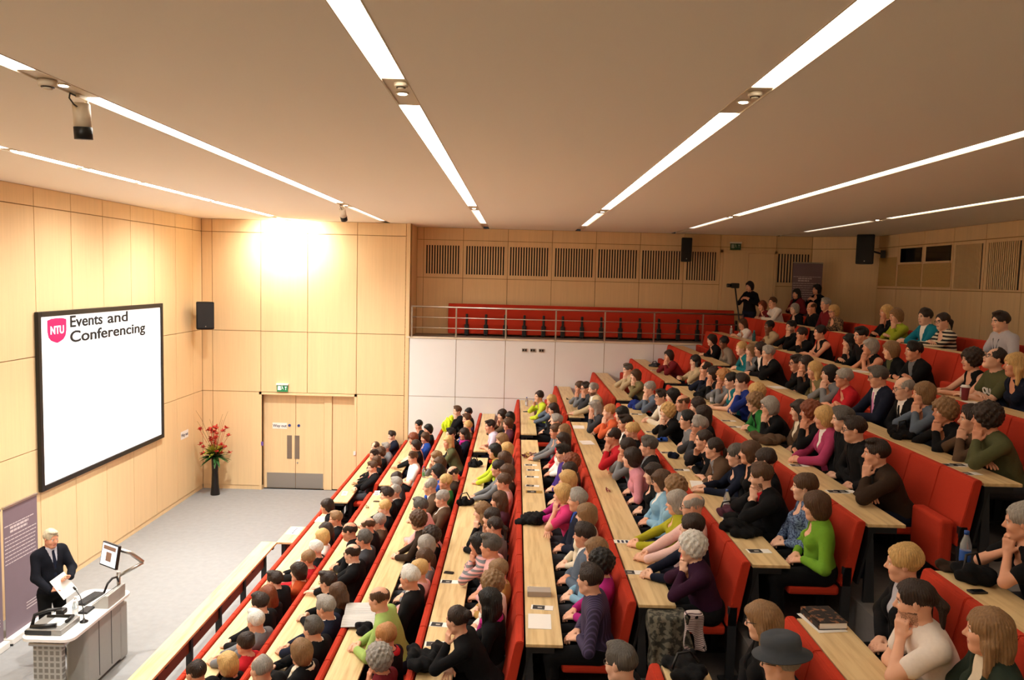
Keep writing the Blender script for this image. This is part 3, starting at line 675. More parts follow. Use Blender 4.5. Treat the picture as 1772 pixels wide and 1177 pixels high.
# row, block, y, head offset from the back rest, head height | look | clothes | pose | label
PEOPLE = '''
2 f 18.35 -0.29 1.14|m short dkb|suit navy,white,red|H|dark haired man in dark suit with hand on chin|
2 f 17.38 -0.27 1.06|m short gry|jkt grey,white|L|grey haired man in grey jacket|
2 f 16.98 -0.44 1.16|m rec brn|jkt dgrey,white|F|man with receding hair leaning on the desk|
2 f 16.58 -0.25 1.13|f curly brn|swt black|L|woman with wavy brown hair in black|
2 f 16.19 -0.32 1.17|m short dkb|jkt black,white|F|dark haired man leaning over his folded arms|
2 f 15.79 -0.20 1.13|f bob brn|swt black|C|person with brown bob|
2 f 15.39 -0.20 1.11|m short brn|suit black,white,red|H|brown haired man in black suit and white shirt at row end|
2 m 12.49 -0.42 1.17|f bob dkb|jkt black,white|L|smiling woman with dark hair in black jacket over white top|
2 m 12.08 -0.17 1.09|m short lbr|jkt black,white|L|person with short sandy hair in black jacket|
2 m 11.55 -0.20 1.08|f long dkb|swt black|L|woman with long dark brown hair seen from behind|
2 m 11.15 -0.16 1.11|f bob bln|swt white|R|woman with bright blonde bob and pale top|
2 m 10.71 -0.14 1.08|m short wht|suit black,white,navy|C|white haired man in black suit|
2 m 10.30 -0.14 1.09|f short lbr|swt red|R|woman with short light brown hair in red top|
2 m 9.89 -0.15 1.08|f bob dkb|swt rust|R|woman with dark bob in rust orange top|
2 m 9.49 -0.34 1.11|m short dkb|suit black,white,navy|L|dark haired man in black suit looking left|
2 m 9.09 -0.30 1.09|f long aub|swt black|L|woman with long auburn hair|
2 m 8.69 -0.26 1.16|m short dkb|suit black,white,navy|C|dark haired man in black suit with hands clasped on desk|
2 m 8.29 -0.17 1.13|m short wht|suit grey,white,navy|C|grey suited man with white hair and hands clasped|
2 m 7.87 -0.14 1.08|f short dkb|swt red|L|person with short dark hair in red sweater|
2 m 7.47 -0.18 1.06|f bob bln|swt black|L|woman with blonde bob in black|
2 m 7.07 -0.33 1.18|m rec dkb|suit black,white,navy|L|man with receding brown hair at the bottom edge|
3 f 17.89 -0.49 1.15|f short blk|swt black|H|woman with cropped black hair resting cheek on hand|
3 f 17.49 -0.22 1.14|f bob blk|swt black|H|woman with black bob in black resting her head|
3 f 16.71 -0.20 1.11|f bob brn|swt blue|L|woman in blue top with brown bob|
3 f 16.31 -0.41 1.16|f curly aub|swt cream|C|woman with wavy auburn hair|
3 f 15.80 -0.29 1.13|f bob dkb|swt black|A|woman in black with arm stretched along desk|
3 f 14.82 -0.21 1.11|m short brn|tee white|L|young man in white short sleeved shirt at row end|
3 m 13.24 -0.29 1.10|f short dkb|swt dgrey|L|person with short dark hair at the far row end|
3 m 12.84 -0.23 1.11|m short gry|jkt dgrey,white|L|grey haired man in dark jacket behind dark haired man|
3 m 12.44 -0.19 1.10|m rec gry|suit black,white,navy|L|man with thinning grey hair in black suit|
3 m 12.04 -0.25 1.16|m short dkb|suit black,white,navy|C|dark haired man in black suit in profile|
3 m 11.52 -0.20 1.11|f short bln|swt black|L|woman with short blonde hair in black|
3 m 11.05 -0.20 1.04|f short gry|swt brown|L|woman with short grey blonde hair|
3 m 10.65 -0.29 1.11|m bald brn|jkt black,white|R|balding man in black with ruddy face|
3 m 10.25 -0.46 1.16|m bald dkb|suit black,white,navy|C|bald man in dark suit leaning forward|
3 m 9.85 -0.18 1.19|m short dgr|suit dgrey,white,navy|L|man with dark grey hair in charcoal suit|
3 m 9.45 -0.25 1.15|m bald dkb|suit black,white,grey|A|bald man with glasses in black suit and white collar|glasses
3 m 8.67 -0.36 1.09|m short dkb|suit black,white,navy|C|dark haired man with glasses|glasses
3 m 8.27 -0.16 1.13|f long brn|swt black|L|woman with long brown hair beside man with glasses|
3 m 7.87 -0.19 1.14|m short gry|suit navy,white,navy|C|grey haired man in navy suit with clasped hands|
3 m 7.44 -0.21 1.11|m short dgr|suit black,white,navy|C|man with wavy dark grey hair holding hands over desk|
3 m 6.96 -0.20 1.11|f bob lbr|jkt black,cream|L|woman with ash blonde bob and cream scarf|scarf:cream
3 m 6.54 -0.43 1.16|m rec gry|suit black,white,navy|L|man with thinning grey hair at bottom edge|
4 f 18.02 -0.24 1.09|f short blk|swt black|L|person with black hair at the far row end|
4 f 17.62 -0.47 1.20|m short brn|jkt black,black|H|man in black with hand over mouth beside yellow bag|
4 f 17.04 -0.21 1.13|m short brn|stripe navy,blue|L|young man in blue striped top|
4 f 16.29 -0.14 1.11|f short bln|swt brown|L|person with short grey blonde hair|
4 f 15.55 -0.17 1.10|f long dkb|swt navy|L|woman with long dark hair in navy top|scarf:magenta
4 f 15.15 -0.41 1.17|m short blk|swt black|F|black haired man behind blonde woman|
4 f 14.75 -0.42 1.10|f long bln|swt olive|F|woman with long blonde hair in grey green top|
4 m 13.24 -0.50 1.14|f long lbr|swt grey|R|woman with long light brown hair in grey|
4 m 12.84 -0.40 1.13|f bob brn|swt brown|L|person with brown bob behind dark haired woman|
4 m 12.45 -0.14 1.07|m bald dkb|swt dkbrown|L|bald man in dark brown jacket|
4 m 12.05 -0.35 1.20|f bob blk|swt blue|H|black haired woman in blue|
4 m 11.65 -0.19 1.14|f short bln|swt green|L|woman with short blonde hair in green top|
4 m 11.25 -0.38 1.18|m rec gry|jkt brown,white|C|man with thinning grey hair and hands on desk|
4 m 10.84 -0.16 1.12|f short gry|jkt brown,white|L|grey haired woman in brown grey jacket|
4 m 10.31 -0.41 1.15|m short dgr|swt pink|F|man with dark grey hair in pale pink shirt|
4 m 9.77 -0.37 1.14|f curly brn|swt dkbrown|C|woman with curly brown hair in dark brown top|
4 m 9.33 -0.15 1.08|f curly dkb|swt black|L|woman with dark curly hair|
4 m 8.93 -0.17 1.11|f bob gry|swt brown|L|woman with grey bob|
4 m 8.53 -0.14 1.09|f short brn|swt grey|L|person with short grey brown hair|
4 m 8.13 -0.15 1.11|f short bln|swt pink|L|woman with grey blonde hair in pink top|
4 m 7.73 -0.19 1.19|m short wht|suit black,white,navy|L|white haired man in black jacket and white collar|
4 m 7.28 -0.43 1.15|m bald brn|swt ltgreen|C|bald man in light green sweater reading newspaper|
4 m 6.62 -0.25 1.09|f short str|swt black|L|woman with short strawberry blonde hair and red collar|scarf:red
4 m 6.22 -0.24 1.09|f curly gry|swt dkred|H|woman with curly grey hair and hand on chin|
5 f 15.95 -0.31 1.08|f bob dkb|swt brown|R|dark haired woman in brown with hand over face|
5 f 15.55 -0.14 1.10|f bob blk|swt black|L|black haired person by the red back rest|
5 f 15.15 -0.18 1.05|f bob brn|swt plum|L|woman with brown bob in plum checked top|
5 f 14.75 -0.52 1.07|m short dkb|tee lilac|C|man in pale lilac short sleeved shirt|
5 m 13.17 -0.26 1.14|f bob lbr|swt brown|L|woman with light brown hair at row end|
5 m 12.58 -0.17 1.11|f bob bln|swt grey|L|woman with dark blonde hair|
5 m 12.18 -0.36 1.17|f bob blk|swt lime|C|black haired woman in lime cardigan|
5 m 11.76 -0.20 1.14|f bob brn|swt brown|L|person with smooth brown hair|
5 m 11.28 -0.28 1.12|f short dkb|swt grey|C|dark haired woman in grey with arms across desk|
5 m 10.88 -0.14 1.16|f bob brn|swt dkbrown|L|woman with full brown bob|
5 m 10.43 -0.18 1.14|f short brn|swt pink|L|woman with short brown hair in pale pink top|
5 m 9.81 -0.23 1.06|f long brn|swt plum|L|woman with long brown hair in plum|
5 m 9.41 -0.43 1.03|f long lbr|swt black|H|woman with straight fair hair and hand on chin|
5 m 9.01 -0.30 1.08|f short dkb|swt black|R|person with dark hair and hairband|
5 m 8.61 -0.25 1.10|f pony dkb|swt grey|L|woman with tied back brown hair in grey|
5 m 8.21 -0.41 1.04|f bob blk|stripe pink,grey|B|woman in pink striped sweater with hands at mouth|
5 m 7.81 -0.27 1.16|m short dgr|swt pink|L|man with short grey hair in pale pink shirt|
5 m 7.41 -0.18 1.05|f short lbr|swt tan|L|person with short ash brown hair in tan top|
5 m 7.02 -0.23 1.08|f curly lbr|swt white|L|woman with wavy dark blonde hair in white|
5 m 6.62 -0.24 1.08|f long blk|swt black|L|woman with long straight black hair|scarf:magenta
5 m 6.22 -0.49 1.09|f bun dkb|swt black|H|woman in black with pinned up brown hair and hand to face|
6 f 15.96 -0.45 1.13|f short dkb|swt lime|R|dark haired woman in lime green top|
6 f 15.35 -0.22 1.15|f bob bln|swt bluegrey|R|woman with golden hair in blue grey|
6 f 14.75 -0.21 1.08|f long dkb|swt black|L|woman with long dark brown hair|
6 m 13.11 -0.23 1.15|m short gry|swt bluegrey|L|grey haired man at row end|
6 m 12.41 -0.28 1.12|f short brn|swt grey|C|brown haired woman in grey cardigan with arms on desk|
6 m 12.01 -0.17 1.19|f long lbr|swt red|L|woman with light brown hair and hairband|
6 m 11.55 -0.21 1.15|f long dkb|jkt white,black|L|woman with long dark hair in white sleeves|
6 m 10.70 -0.26 1.15|m short blk|swt purple|L|black haired person in purple top|
6 m 10.08 -0.19 1.16|f curly aub|swt brown|L|person with curly auburn hair|
6 m 9.63 -0.25 1.15|f short dkb|swt dkred|L|person with dark hair behind woman in magenta|
6 m 9.23 -0.29 1.15|f bob bln|swt magenta|C|woman with dark blonde bob in magenta|
6 m 8.72 -0.38 1.12|f bob bln|tee hotpink|H|blonde woman in hot pink top with hand on chin|
6 m 8.32 -0.24 1.17|m short gry|jkt navy,blue|L|grey haired man in navy jacket|
6 m 7.82 -0.19 1.16|f bob lbr|swt cream|L|woman with light brown bob|
6 m 7.42 -0.24 1.08|m short dkb|jkt bluegrey,white|L|dark haired man in blue grey jacket|
6 m 7.02 -0.17 1.07|f bob lbr|swt ltblue|L|woman with ash blonde hair in light blue|
6 m 6.62 -0.17 1.10|f curly blk|swt magenta|L|woman with black curly bob in magenta|
6 m 6.22 -0.30 1.11|m short dkb|swt dkpurple|L|dark haired man in dark purple striped shirt at row end|
6 n 4.75 -0.24 1.15|m short dgr|jkt black,grey|L|man with dark grey hair and glasses at bottom edge|glasses
7 f 15.55 -0.55 1.05|f short brn|swt grey|B|person with brown hair leaning on both hands|
7 f 15.15 -0.46 1.09|m short dkb|swt dgrey|H|man with glasses and hand on chin|glasses
7 f 14.75 -0.35 1.13|m short gry|jkt beige,white|A|grey bearded man in cream jacket|beard
7 m 12.82 -0.52 1.10|f long gry|swt dgrey|H|woman with long grey hair in charcoal and hand at mouth|
7 m 12.18 -0.35 1.14|f short str|swt orange|B|woman with short strawberry hair in orange|
7 m 11.76 -0.21 1.18|f bob blk|swt black|L|black haired person beside woman in orange|
7 m 11.08 -0.25 1.17|m short dkb|jkt black,white|L|dark haired man in black jacket|
7 m 10.65 -0.21 1.14|f short bln|swt black|L|older woman with short blonde hair|
7 m 10.25 -0.53 1.13|m rec dkb|swt red|H|balding man in red sweater with hand at mouth|
7 m 9.82 -0.40 1.09|f bob dkb|swt grey|B|dark haired woman in grey hiding her mouth|
7 m 9.42 -0.19 1.20|m short dgr|jkt black,grey|L|man with short grey hair in black jacket|
7 m 9.02 -0.46 1.14|f bob dkb|swt rose|L|woman with dark bob in pink shirt|
7 m 8.61 -0.27 1.06|f long dkb|swt black|L|woman with long brown hair in black patterned top|
7 m 8.21 -0.25 1.08|f bob brn|jkt ltblue,white|L|woman with brown hair and glasses in light blue cardigan|glasses
7 m 7.81 -0.19 1.12|f curly lbr|swt ltblue|L|woman with curly golden brown hair|
7 m 7.41 -0.25 1.08|f bob gry|swt chartreuse|C|woman with grey bob in yellow green top|
7 m 7.02 -0.19 1.16|m bald gry|swt ltpink|C|bald man with glasses in pink shirt|glasses
7 m 6.62 -0.28 1.09|f short dkb|swt navy|C|woman with short dark hair and coral scarf|scarf:coral
7 m 6.22 -0.37 1.05|f curly wht|swt dkplum|B|white haired woman in dark purple with clasped hands at row end|
7 n 4.64 -0.29 1.15|f long lbr|jkt black,black|L|woman with long fair hair and glasses in black|glasses
7 n 4.14 -0.35 1.14|f hat gry|jkt black,pink|L|woman in grey felt hat|glasses
8 f 15.58 -0.48 1.08|m short dgr|swt beige|B|man in beige holding both hands to his mouth|
8 f 14.75 -0.45 1.06|f bob brn|swt oliveb|H|brown haired person in olive beige sweater|
8 m 12.91 -0.50 1.07|f short gry|swt bluegrey|B|grey haired woman with hands at chin behind blue coat|
8 m 12.20 -0.43 1.04|m short dkb|jkt cream,white|C|dark haired man with glasses in cream jacket|glasses
8 m 11.80 -0.33 1.12|f bob blk|swt black|L|black haired person behind blonde curls|
8 m 11.40 -0.26 1.08|m bald brn|swt grey|L|bald man with smiling face|
8 m 11.00 -0.56 1.01|f curly bln|swt black|B|woman with long blonde curls in black|
8 m 10.60 -0.23 1.17|f bob dkb|swt black|L|person with dark brown hair behind grey man|
8 m 10.20 -0.45 1.04|m short blk|tee grey|L|black haired man in pale grey shirt|
8 m 9.80 -0.35 1.19|f long dkb|swt black|L|woman with long dark brown hair|
8 m 9.41 -0.48 1.11|m short gry|swt dgrey|B|grey haired man with glasses and clasped hands|glasses
8 m 9.01 -0.52 1.02|f pony dkb|swt black|R|woman in black with dark hair tied back|
8 m 8.61 -0.50 1.01|f pony dkb|jkt brown,grey|F|young woman with tied hair in brown grey coat|
8 m 8.21 -0.36 1.03|f short dgr|swt navy|A|woman with short dark grey hair in navy|
8 m 7.81 -0.34 1.15|f bob brn|swt black|L|woman with brown bob behind grey haired woman|
8 m 7.41 -0.31 1.16|f short dkb|swt black|L|person with dark hair behind bearded man|
8 m 7.02 -0.47 1.10|m short brn|jkt black,red|B|bearded young man in black jacket over red shirt|beard
8 m 6.62 -0.22 1.12|f short brn|swt bluepat|L|woman with short brown hair and blue patterned top|
8 m 6.22 -0.27 1.07|f bob brn|swt grass|L|woman with brown bob in bright green sweater at row end|
8 n 4.71 -0.31 1.16|f short bln|jkt black,ltgrey|L|person with short blonde hair in black vest|
8 n 4.29 -0.45 1.09|m pony dkb|tee white2|H|man with ponytail and beard in white shirt|beard
8 n 3.81 -0.33 1.14|f long lbr|jkt dkgreen,cream|L|woman with wavy fair hair in dark green|
9 f 15.80 -0.52 1.03|f bob dkb|swt dkred|B|woman with dark bob in red cardigan and hand at face|
9 f 14.75 -0.22 1.04|f long blk|swt beige|H|woman with long black hair in beige sweater|
9 m 13.02 -0.44 1.09|m rec dkb|swt navy|B|man with receding hair in navy|
9 m 12.46 -0.46 1.07|f bob dkb|swt black|B|dark haired woman resting chin on hands|
9 m 11.95 -0.43 1.09|f curly str|swt grey|B|woman with curly strawberry blonde hair|
9 m 11.51 -0.43 1.09|f short blk|vest teal|A|black haired woman in sleeveless teal top|
9 m 11.08 -0.39 1.13|m short dkb|swt royal|H|dark haired man in royal blue jacket with hand on face|
9 m 10.30 -0.42 1.09|f curly bln|swt brown|L|person with curly blonde hair|
9 m 9.90 -0.56 1.02|f curly lbr|jkt green,black|C|woman with curly hair and glasses in green|glasses
9 m 9.48 -0.51 1.04|f bob gry|swt black|H|woman with grey bob and glasses resting cheek on hand|glasses
9 m 8.93 -0.34 1.09|f long dkb|jkt brown,cream|L|woman with long brown hair in grey brown coat|
9 m 8.53 -0.37 1.14|f curly aub|swt black|H|person with curly auburn hair and hand at mouth|
9 m 8.14 -0.37 1.15|f bob bln|jkt rose2,white|C|blonde woman in magenta cardigan with clasped hands|
9 m 7.74 -0.34 1.21|m short dgr|jkt black,black|L|man with short grey hair in black jacket|
9 m 7.34 -0.40 1.18|m short dkb|jkt black,black|L|dark haired man with glasses in black fleece|glasses
9 m 6.74 -0.46 1.08|m short dkb|jkt dkbrown,black|H|dark haired man in brown jacket with hand at ear|
9 n 4.79 -0.44 1.09|f short gry|tee black|B|woman in black with watch at right edge|
10 f 16.13 -0.47 1.03|f bob dkb|swt black|C|woman with dark hair in black at far end|
10 f 15.27 -0.45 1.05|f short blk|swt taupe|L|black haired person in taupe top|skin2
10 m 13.72 -0.55 1.07|f short bln|swt teal|C|woman with short blonde hair in teal|
10 m 13.32 -0.49 1.07|f bob lbr|swt grey|H|woman with light brown bob in grey|
10 m 12.92 -0.47 1.13|f bob dkb|jkt black,white|C|dark haired woman behind grey haired man|
10 m 12.52 -0.46 1.10|m short gry|suit black,white,black|H|grey haired man in black jacket with hand on chin|
10 m 11.38 -0.41 1.07|m short dkb|swt black|L|man with glasses and short dark hair|glasses
10 m 10.98 -0.43 1.10|f long dkb|swt black|B|woman with long dark hair in floral top|
10 m 10.58 -0.45 1.06|f long bln|swt oliveb|L|woman with long blonde hair|
10 m 10.10 -0.44 1.06|f bob blk|swt grey|B|black haired woman in grey with both hands at face|
10 m 9.66 -0.44 1.07|f short gry|tee red|F|woman with short grey hair in red shirt and folded arms|glasses
10 m 8.93 -0.35 1.18|m short dgr|suit navy,white,pinktie|C|man with glasses in navy suit and pink tie|glasses
10 m 8.27 -0.38 1.14|m bald gry|suit black,white,black|L|bald man with glasses in black suit|glasses
10 m 7.87 -0.38 1.14|f bob lbr|swt bluegrey|B|woman with fair bob leaning face on hands|
10 m 7.39 -0.42 1.04|f curly lbr|swt black|B|woman with full fair hair in black with hands at mouth|
10 m 6.99 -0.39 1.04|m short dkb|swt brown|B|person with clasped hands behind man in olive sweater|
10 m 6.59 -0.51 1.12|m curly dkb|swt olive|H|man with tousled brown hair in olive green sweater|
11 f 17.13 -0.45 1.01|f long brn|tee white|C|woman with brown hair in white shirt|
11 f 15.42 -0.42 1.06|f short blk|jkt beige,beige|H|black haired person in beige coat|skin2
11 f 14.75 -0.22 1.10|m short blk|swt black|B|bearded man in black with hands raised|beard
11 m 13.61 -0.43 1.04|f short dkb|swt black|B|dark haired woman in black with hand on her face|
11 m 12.91 -0.39 1.12|f short blk|vest black|F|woman with short black hair in sleeveless top|
11 m 11.77 -0.38 1.06|f long blk|swt black|H|woman with long curly black hair and raised hand|
11 m 11.37 -0.39 1.19|m short blk|swt black|L|black haired man mostly hidden behind woman|
11 m 10.97 -0.43 1.05|f bob gry|vest black|B|woman with grey blonde hair covering her face|
11 m 10.38 -0.42 1.06|f bob lbr|jkt black,olive|L|woman with fair hair in black cardigan over green|
11 m 9.82 -0.40 1.10|m short blk|jkt black,grey|F|young man with black hair in black hooded jacket|
11 m 8.62 -0.37 1.12|f curly dkb|vest black|A|woman with dark curly hair in sleeveless black top|
11 m 8.22 -0.36 1.17|m rec dkb|tee olive|F|man with glasses and raised chin in olive shirt|glasses up print:OU
11 m 7.82 -0.40 1.15|f long bln|swt navy|L|woman with long blonde hair in navy|
12 f 18.35 -0.55 1.10|f bob aub|swt dkred|C|person with auburn hair beside man in white|
12 f 17.95 -0.44 1.19|m short brn|swt white|A|man in white shirt leaning over desk|
12 f 16.77 -0.35 1.09|f bob gry|swt black|L|grey haired person in black|
12 f 15.83 -0.34 1.15|m bald brn|swt black|L|bald man in black|
12 f 15.17 -0.32 1.25|m short gry|swt dkred|L|grey haired man in dark red|
12 f 14.75 -0.33 1.13|f bob bln|swt floral|L|blonde woman with glasses in dark patterned top|glasses
12 m 12.68 -0.32 1.20|f bob bln|swt black|H|blonde woman in black beside woman in lime|
12 m 12.28 -0.35 1.16|f bob lbr|swt lime2|H|fair haired woman in lime green sweater|
12 m 11.44 -0.33 1.19|m short dkb|jkt teal2,white|C|dark haired man in teal sweater with badge|
12 m 10.95 -0.34 1.15|f pony dkb|stripe black,cream|F|woman with glasses in black and cream striped top|glasses
12 m 9.66 -0.33 1.22|m short dkb|tee ltgrey|L|man with short dark hair in pale shirt and lanyard|lanyard
'''
# row of the desk, offset, y, kind, variant
OBJECTS = '''
1 -0.12 13.46 paper white
1 -0.04 15.12 paper strip
2 -0.12 13.06 glasses x
2 -0.00 13.43 phone x
2 -0.09 13.98 paper strip
3 -0.14 13.82 bottle purple
3 -0.11 8.01 newspaper x
3 0.01 7.64 bag small
4 -0.08 11.01 bag case
4 -0.07 13.33 bag dark
4 -0.08 8.40 phone x
4 -0.05 8.15 leaflet x
4 -0.05 7.11 leaflet x
4 -0.05 6.72 leaflet x
4 -0.13 6.36 coat black
5 -0.01 17.72 bottle blue
5 -0.04 16.94 phone x
5 -0.00 12.65 scarf x
5 -0.01 12.06 leaflet x
5 0.02 11.74 leaflet x
5 -0.00 11.33 leaflet x
5 -0.01 10.83 leaflet x
5 0.01 10.52 leaflet yellow
5 -0.06 9.25 coat black
5 -0.03 7.16 leaflet x
5 -0.02 7.03 box x
5 -0.00 6.74 leaflet x
5 -0.03 6.46 paper white
6 -0.05 13.48 paper white
6 -0.02 12.19 paper white
6 -0.03 9.37 glasses red
6 -0.07 7.53 leaflet purple
6 -0.14 6.72 leaflet small
6 -0.06 16.56 glasses x
7 0.11 13.50 coat royal
7 -0.03 12.90 leaflet x
7 -0.03 11.40 leaflet x
7 -0.03 10.75 pencilcase x
7 -0.06 10.02 leaflet x
7 -0.04 9.73 mouse x
7 -0.08 9.10 leaflet x
7 -0.01 8.46 paper white
7 0.03 7.51 bottle blue
7 -0.01 7.35 bag purple
7 0.03 7.15 paper white
7 -0.02 6.82 coat black
7 -0.01 6.35 leaflet x
8 0.10 17.07 bag grey
8 -0.07 16.27 phone white
8 0.12 12.02 bottle blue
8 0.13 12.67 bag dark
8 -0.05 10.51 leaflet x
8 -0.09 10.07 leaflet x
8 -0.04 9.68 glasses x
8 0.05 9.14 coat brown
8 0.00 7.98 leaflet x
8 -0.01 6.98 leaflet x
8 0.06 7.00 leaflet x
9 0.02 11.45 paper white
9 0.08 7.82 bag dark
9 -0.07 6.63 leaflet x
9 0.01 6.65 leaflet x
9 -0.12 6.34 leaflet x
10 -0.01 10.67 paper white
10 -0.02 8.16 cup x
10 -0.09 7.93 paper white
10 0.09 15.86 bottle teal
10 0.20 17.59 bottle clear
7 -0.01 5.00 paper white
7 0.01 5.02 book x
8 -0.05 5.06 case x
8 0.13 5.15 bottle label
8 0.01 4.91 bag dark
8 -0.08 4.70 phone x
6 -0.01 4.98 bag strap
'''

# ================================================================== CAMERA
cam = bpy.data.objects.new('camera', bpy.data.cameras.new('camera')); COL.objects.link(cam); SC.camera = cam
cam.data.sensor_width = 36; cam.data.sensor_fit = 'HORIZONTAL'; cam.data.lens = 1329.5 * 36 / 1772; cam.data.clip_start = .05
p_, y_, r_ = .0807, -.0049, .0255
fw = Vector((math.sin(y_) * math.cos(p_), math.cos(y_) * math.cos(p_), -math.sin(p_))); rt = Vector((math.cos(y_), -math.sin(y_), 0)); up = rt.cross(fw)
cr = rt * math.cos(r_) + up * math.sin(r_); cu = up * math.cos(r_) - rt * math.sin(r_)
cam.matrix_world = Matrix(((cr.x, cu.x, -fw.x, 0), (cr.y, cu.y, -fw.y, 0), (cr.z, cu.z, -fw.z, H_CAM), (0, 0, 0, 1)))

# ================================================================== ROOM SHELL
Y0 = -2.0
bm = NB(); box(bm, (XF - .3, Y0, -.2), (BX(1) + .05, YF + .1, 0)); struct('floor', bm, M['carpet'])
bm = NB()
for r in range(2, 13):
    x1 = BX(r) + .05 if r < 12 else 9.2
    box(bm, (BX(r - 1) + .05, Y0, FZ(r) - .6 if r > 2 else -.2), (x1, YF if r < 11 else YG, FZ(r)))
struct('floor_tiers', bm, M['tier'])
# ceiling panels between the light slots
LX = [-5.53, -3.17, -.825, 1.523, 3.98, 6.68]; LW = .085
bm = NB(); xs = [XF - .3] + [v for x in LX for v in (x - LW, x + LW)] + [9.3]
for a, b in zip(xs[::2], xs[1::2]): box(bm, (a, Y0, ZC), (b, YG + .2, ZC + .2))
for x in LX: box(bm, (x - LW - .01, Y0, ZC + .06), (x + LW + .01, YG + .2, ZC + .2))
struct('ceiling', bm, M['ceil'])
def panel_wall(name, mtx, joints, zs, t=.03, gap=.007, skip=None, m=None):
    """panels face local +y... laid out on local x (run) and z; a dark backing shows in the joints"""
    bm = NB(); x0, x1 = joints[0], joints[-1]
    if skip is None: box(bm, (x0 - .02, -.12, zs[0]), (x1 + .02, -t, zs[-1]), mi=1)
    else:
        sx0, sx1, sz0, sz1 = skip
        box(bm, (x0 - .02, -.12, zs[0]), (sx0, -t, zs[-1]), mi=1); box(bm, (sx1, -.12, zs[0]), (x1 + .02, -t, zs[-1]), mi=1); box(bm, (sx0, -.12, sz1), (sx1, -t, zs[-1]), mi=1)
    for a, b in zip(joints, joints[1:]):
        for c, d in zip(zs, zs[1:]):
            lo, hi, zl, zh = a + gap, b - gap, c + gap, d - gap
            if skip:
                sx0, sx1, sz0, sz1 = skip
                if zl < sz1 - .05 and hi > sx0 and lo < sx1:
                    if lo < sx0 - .05: box(bm, (lo, -t, zl), (sx0, 0, zh))
                    if hi > sx1 + .05: box(bm, (sx1, -t, zl), (hi, 0, zh))
                    continue
            box(bm, (lo, -t, zl), (hi, 0, zh))
    bmesh.ops.transform(bm, matrix=mtx, verts=bm.verts)
    bmesh.ops.recalc_face_normals(bm, faces=bm.faces)
    return struct(name, bm, [m or M['wall'], M['wallgap']])
zj = [.10, 2.446, 3.942, 6.324, ZC]
# screen wall: run along world Y, facing +X
mt = Matrix(((0, 1, 0, XF), (1, 0, 0, 0), (0, 0, 1, 0), (0, 0, 0, 1)))
panel_wall('wall_left', mt, [Y0, -1.9, -.9, .1, 1.1, 2.1, 3.1, 4.12, 5.13, 6.14, 7.15, 8.16, 9.17, 10.18, 11.18, 12.19, 13.20, 14.21, 15.23, 16.21, 17.22, 18.12, YF], zj)
bm = NB(); box(bm, (XF - .03, Y0, 0), (XF - .012, YF, .10)); struct('baseboard_left', bm, M['wall'])
# door wall: run along X, facing -Y
mt = Matrix(((1, 0, 0, 0), (0, -1, 0, YF), (0, 0, 1, 0), (0, 0, 0, 1)))
panel_wall('wall_back', mt, [XF, -7.40, -6.22, -5.08, -3.88, -2.70, -2.60], zj, skip=(-6.20, -3.92, 0, 2.39))
bm = NB(); box(bm, (XF, YF + .012, 0), (-6.22, YF + .03, .10)); box(bm, (-3.88, YF + .012, 0), (-2.6, YF + .03, .10)); struct('baseboard_back', bm, M['wall'])
# door recess: lining, two leaves, fixed side leaf
bm = NB()
box(bm, (-6.26, YF - .012, 0), (-6.20, YF + .26, 2.44)); box(bm, (-3.92, YF - .012, 0), (-3.86, YF + .26, 2.44)); box(bm, (-6.26, YF - .012, 2.385), (-3.86, YF + .26, 2.44))
box(bm, (-6.3, YF + .24, 0), (-3.8, YF + .3, 2.44)); box(bm, (-4.69, YF + .13, 0), (-4.50, YF + .24, 2.39))
struct('trim_1', bm, M['wall'])
def leaf(nm, x0, x1, lab=None):
    bm = NB(); box(bm, (x0, YF + .16, .01), (x1, YF + .21, 2.38), bevel=.004)
    o = struct(nm, bm, M['wall']); return o
dl = leaf('door_1', -6.19, -5.41); dr = leaf('door_2', -5.40, -4.70); leaf('door_3', -4.49, -3.93)
for o, x0, x1, hx, sx in ((dl, -6.12, -5.41, -5.56, -5.56), (dr, -5.40, -4.72, -5.37, -5.33)):
    bm = NB(); box(bm, (x0, YF + .152, .02), (x1, YF + .16, .40)); obj('kick_plate', bm, M['steel'], o)
    bm = NB(); box(bm, (hx - .06, YF + .150, .76), (hx + .06, YF + .16, 1.35), bevel=.003); obj('push_plate', bm, mat('plate_steel', '8E8074', .4, metal=.6), o)
    bm = NB(); cyl(bm, (sx, YF + .150, 1.60), (sx, YF + .162, 1.60), .035); obj('fire_door_disc', bm, mat('sign_blue', '24408A', .5), o)
bm = NB(); cyl(bm, (-5.36, YF + .150, .66), (-5.36, YF + .162, .66), .02); obj('lock', bm, M['steel'], dr)
# white fascia under the gallery
mt = Matrix(((1, 0, 0, 0), (0, -1, 0, YF - .01), (0, 0, 1, 0), (0, 0, 0, 1)))
panel_wall('wall_white', mt, [-2.59, -1.45, -.25, .965, 2.16, 3.36, 4.55, 5.75, 7.0], [0, 2.446, 3.87], gap=.006, m=M['white'])
bm = NB(); box(bm, (-2.6, YF + .02, ZG - .12), (8.0, YG + .1, ZG), mi=0); struct('floor_gallery', bm, mat('gallery_floor', '8A7D70', .8))
bm = NB(); box(bm, (-2.66, YF - .03, 3.87), (7.0, YF + .06, ZG + .015)); struct('trim_2', bm, M['cream'])
# end wall of the gallery on the left and the tall edge strip
bm = NB(); box(bm, (-2.72, YF + .03, 0), (-2.60, YG, ZC)); box(bm, (-2.67, YF - .015, 0), (-2.60, YF + .03, ZC)); struct('trim_3', bm, M['wall'])
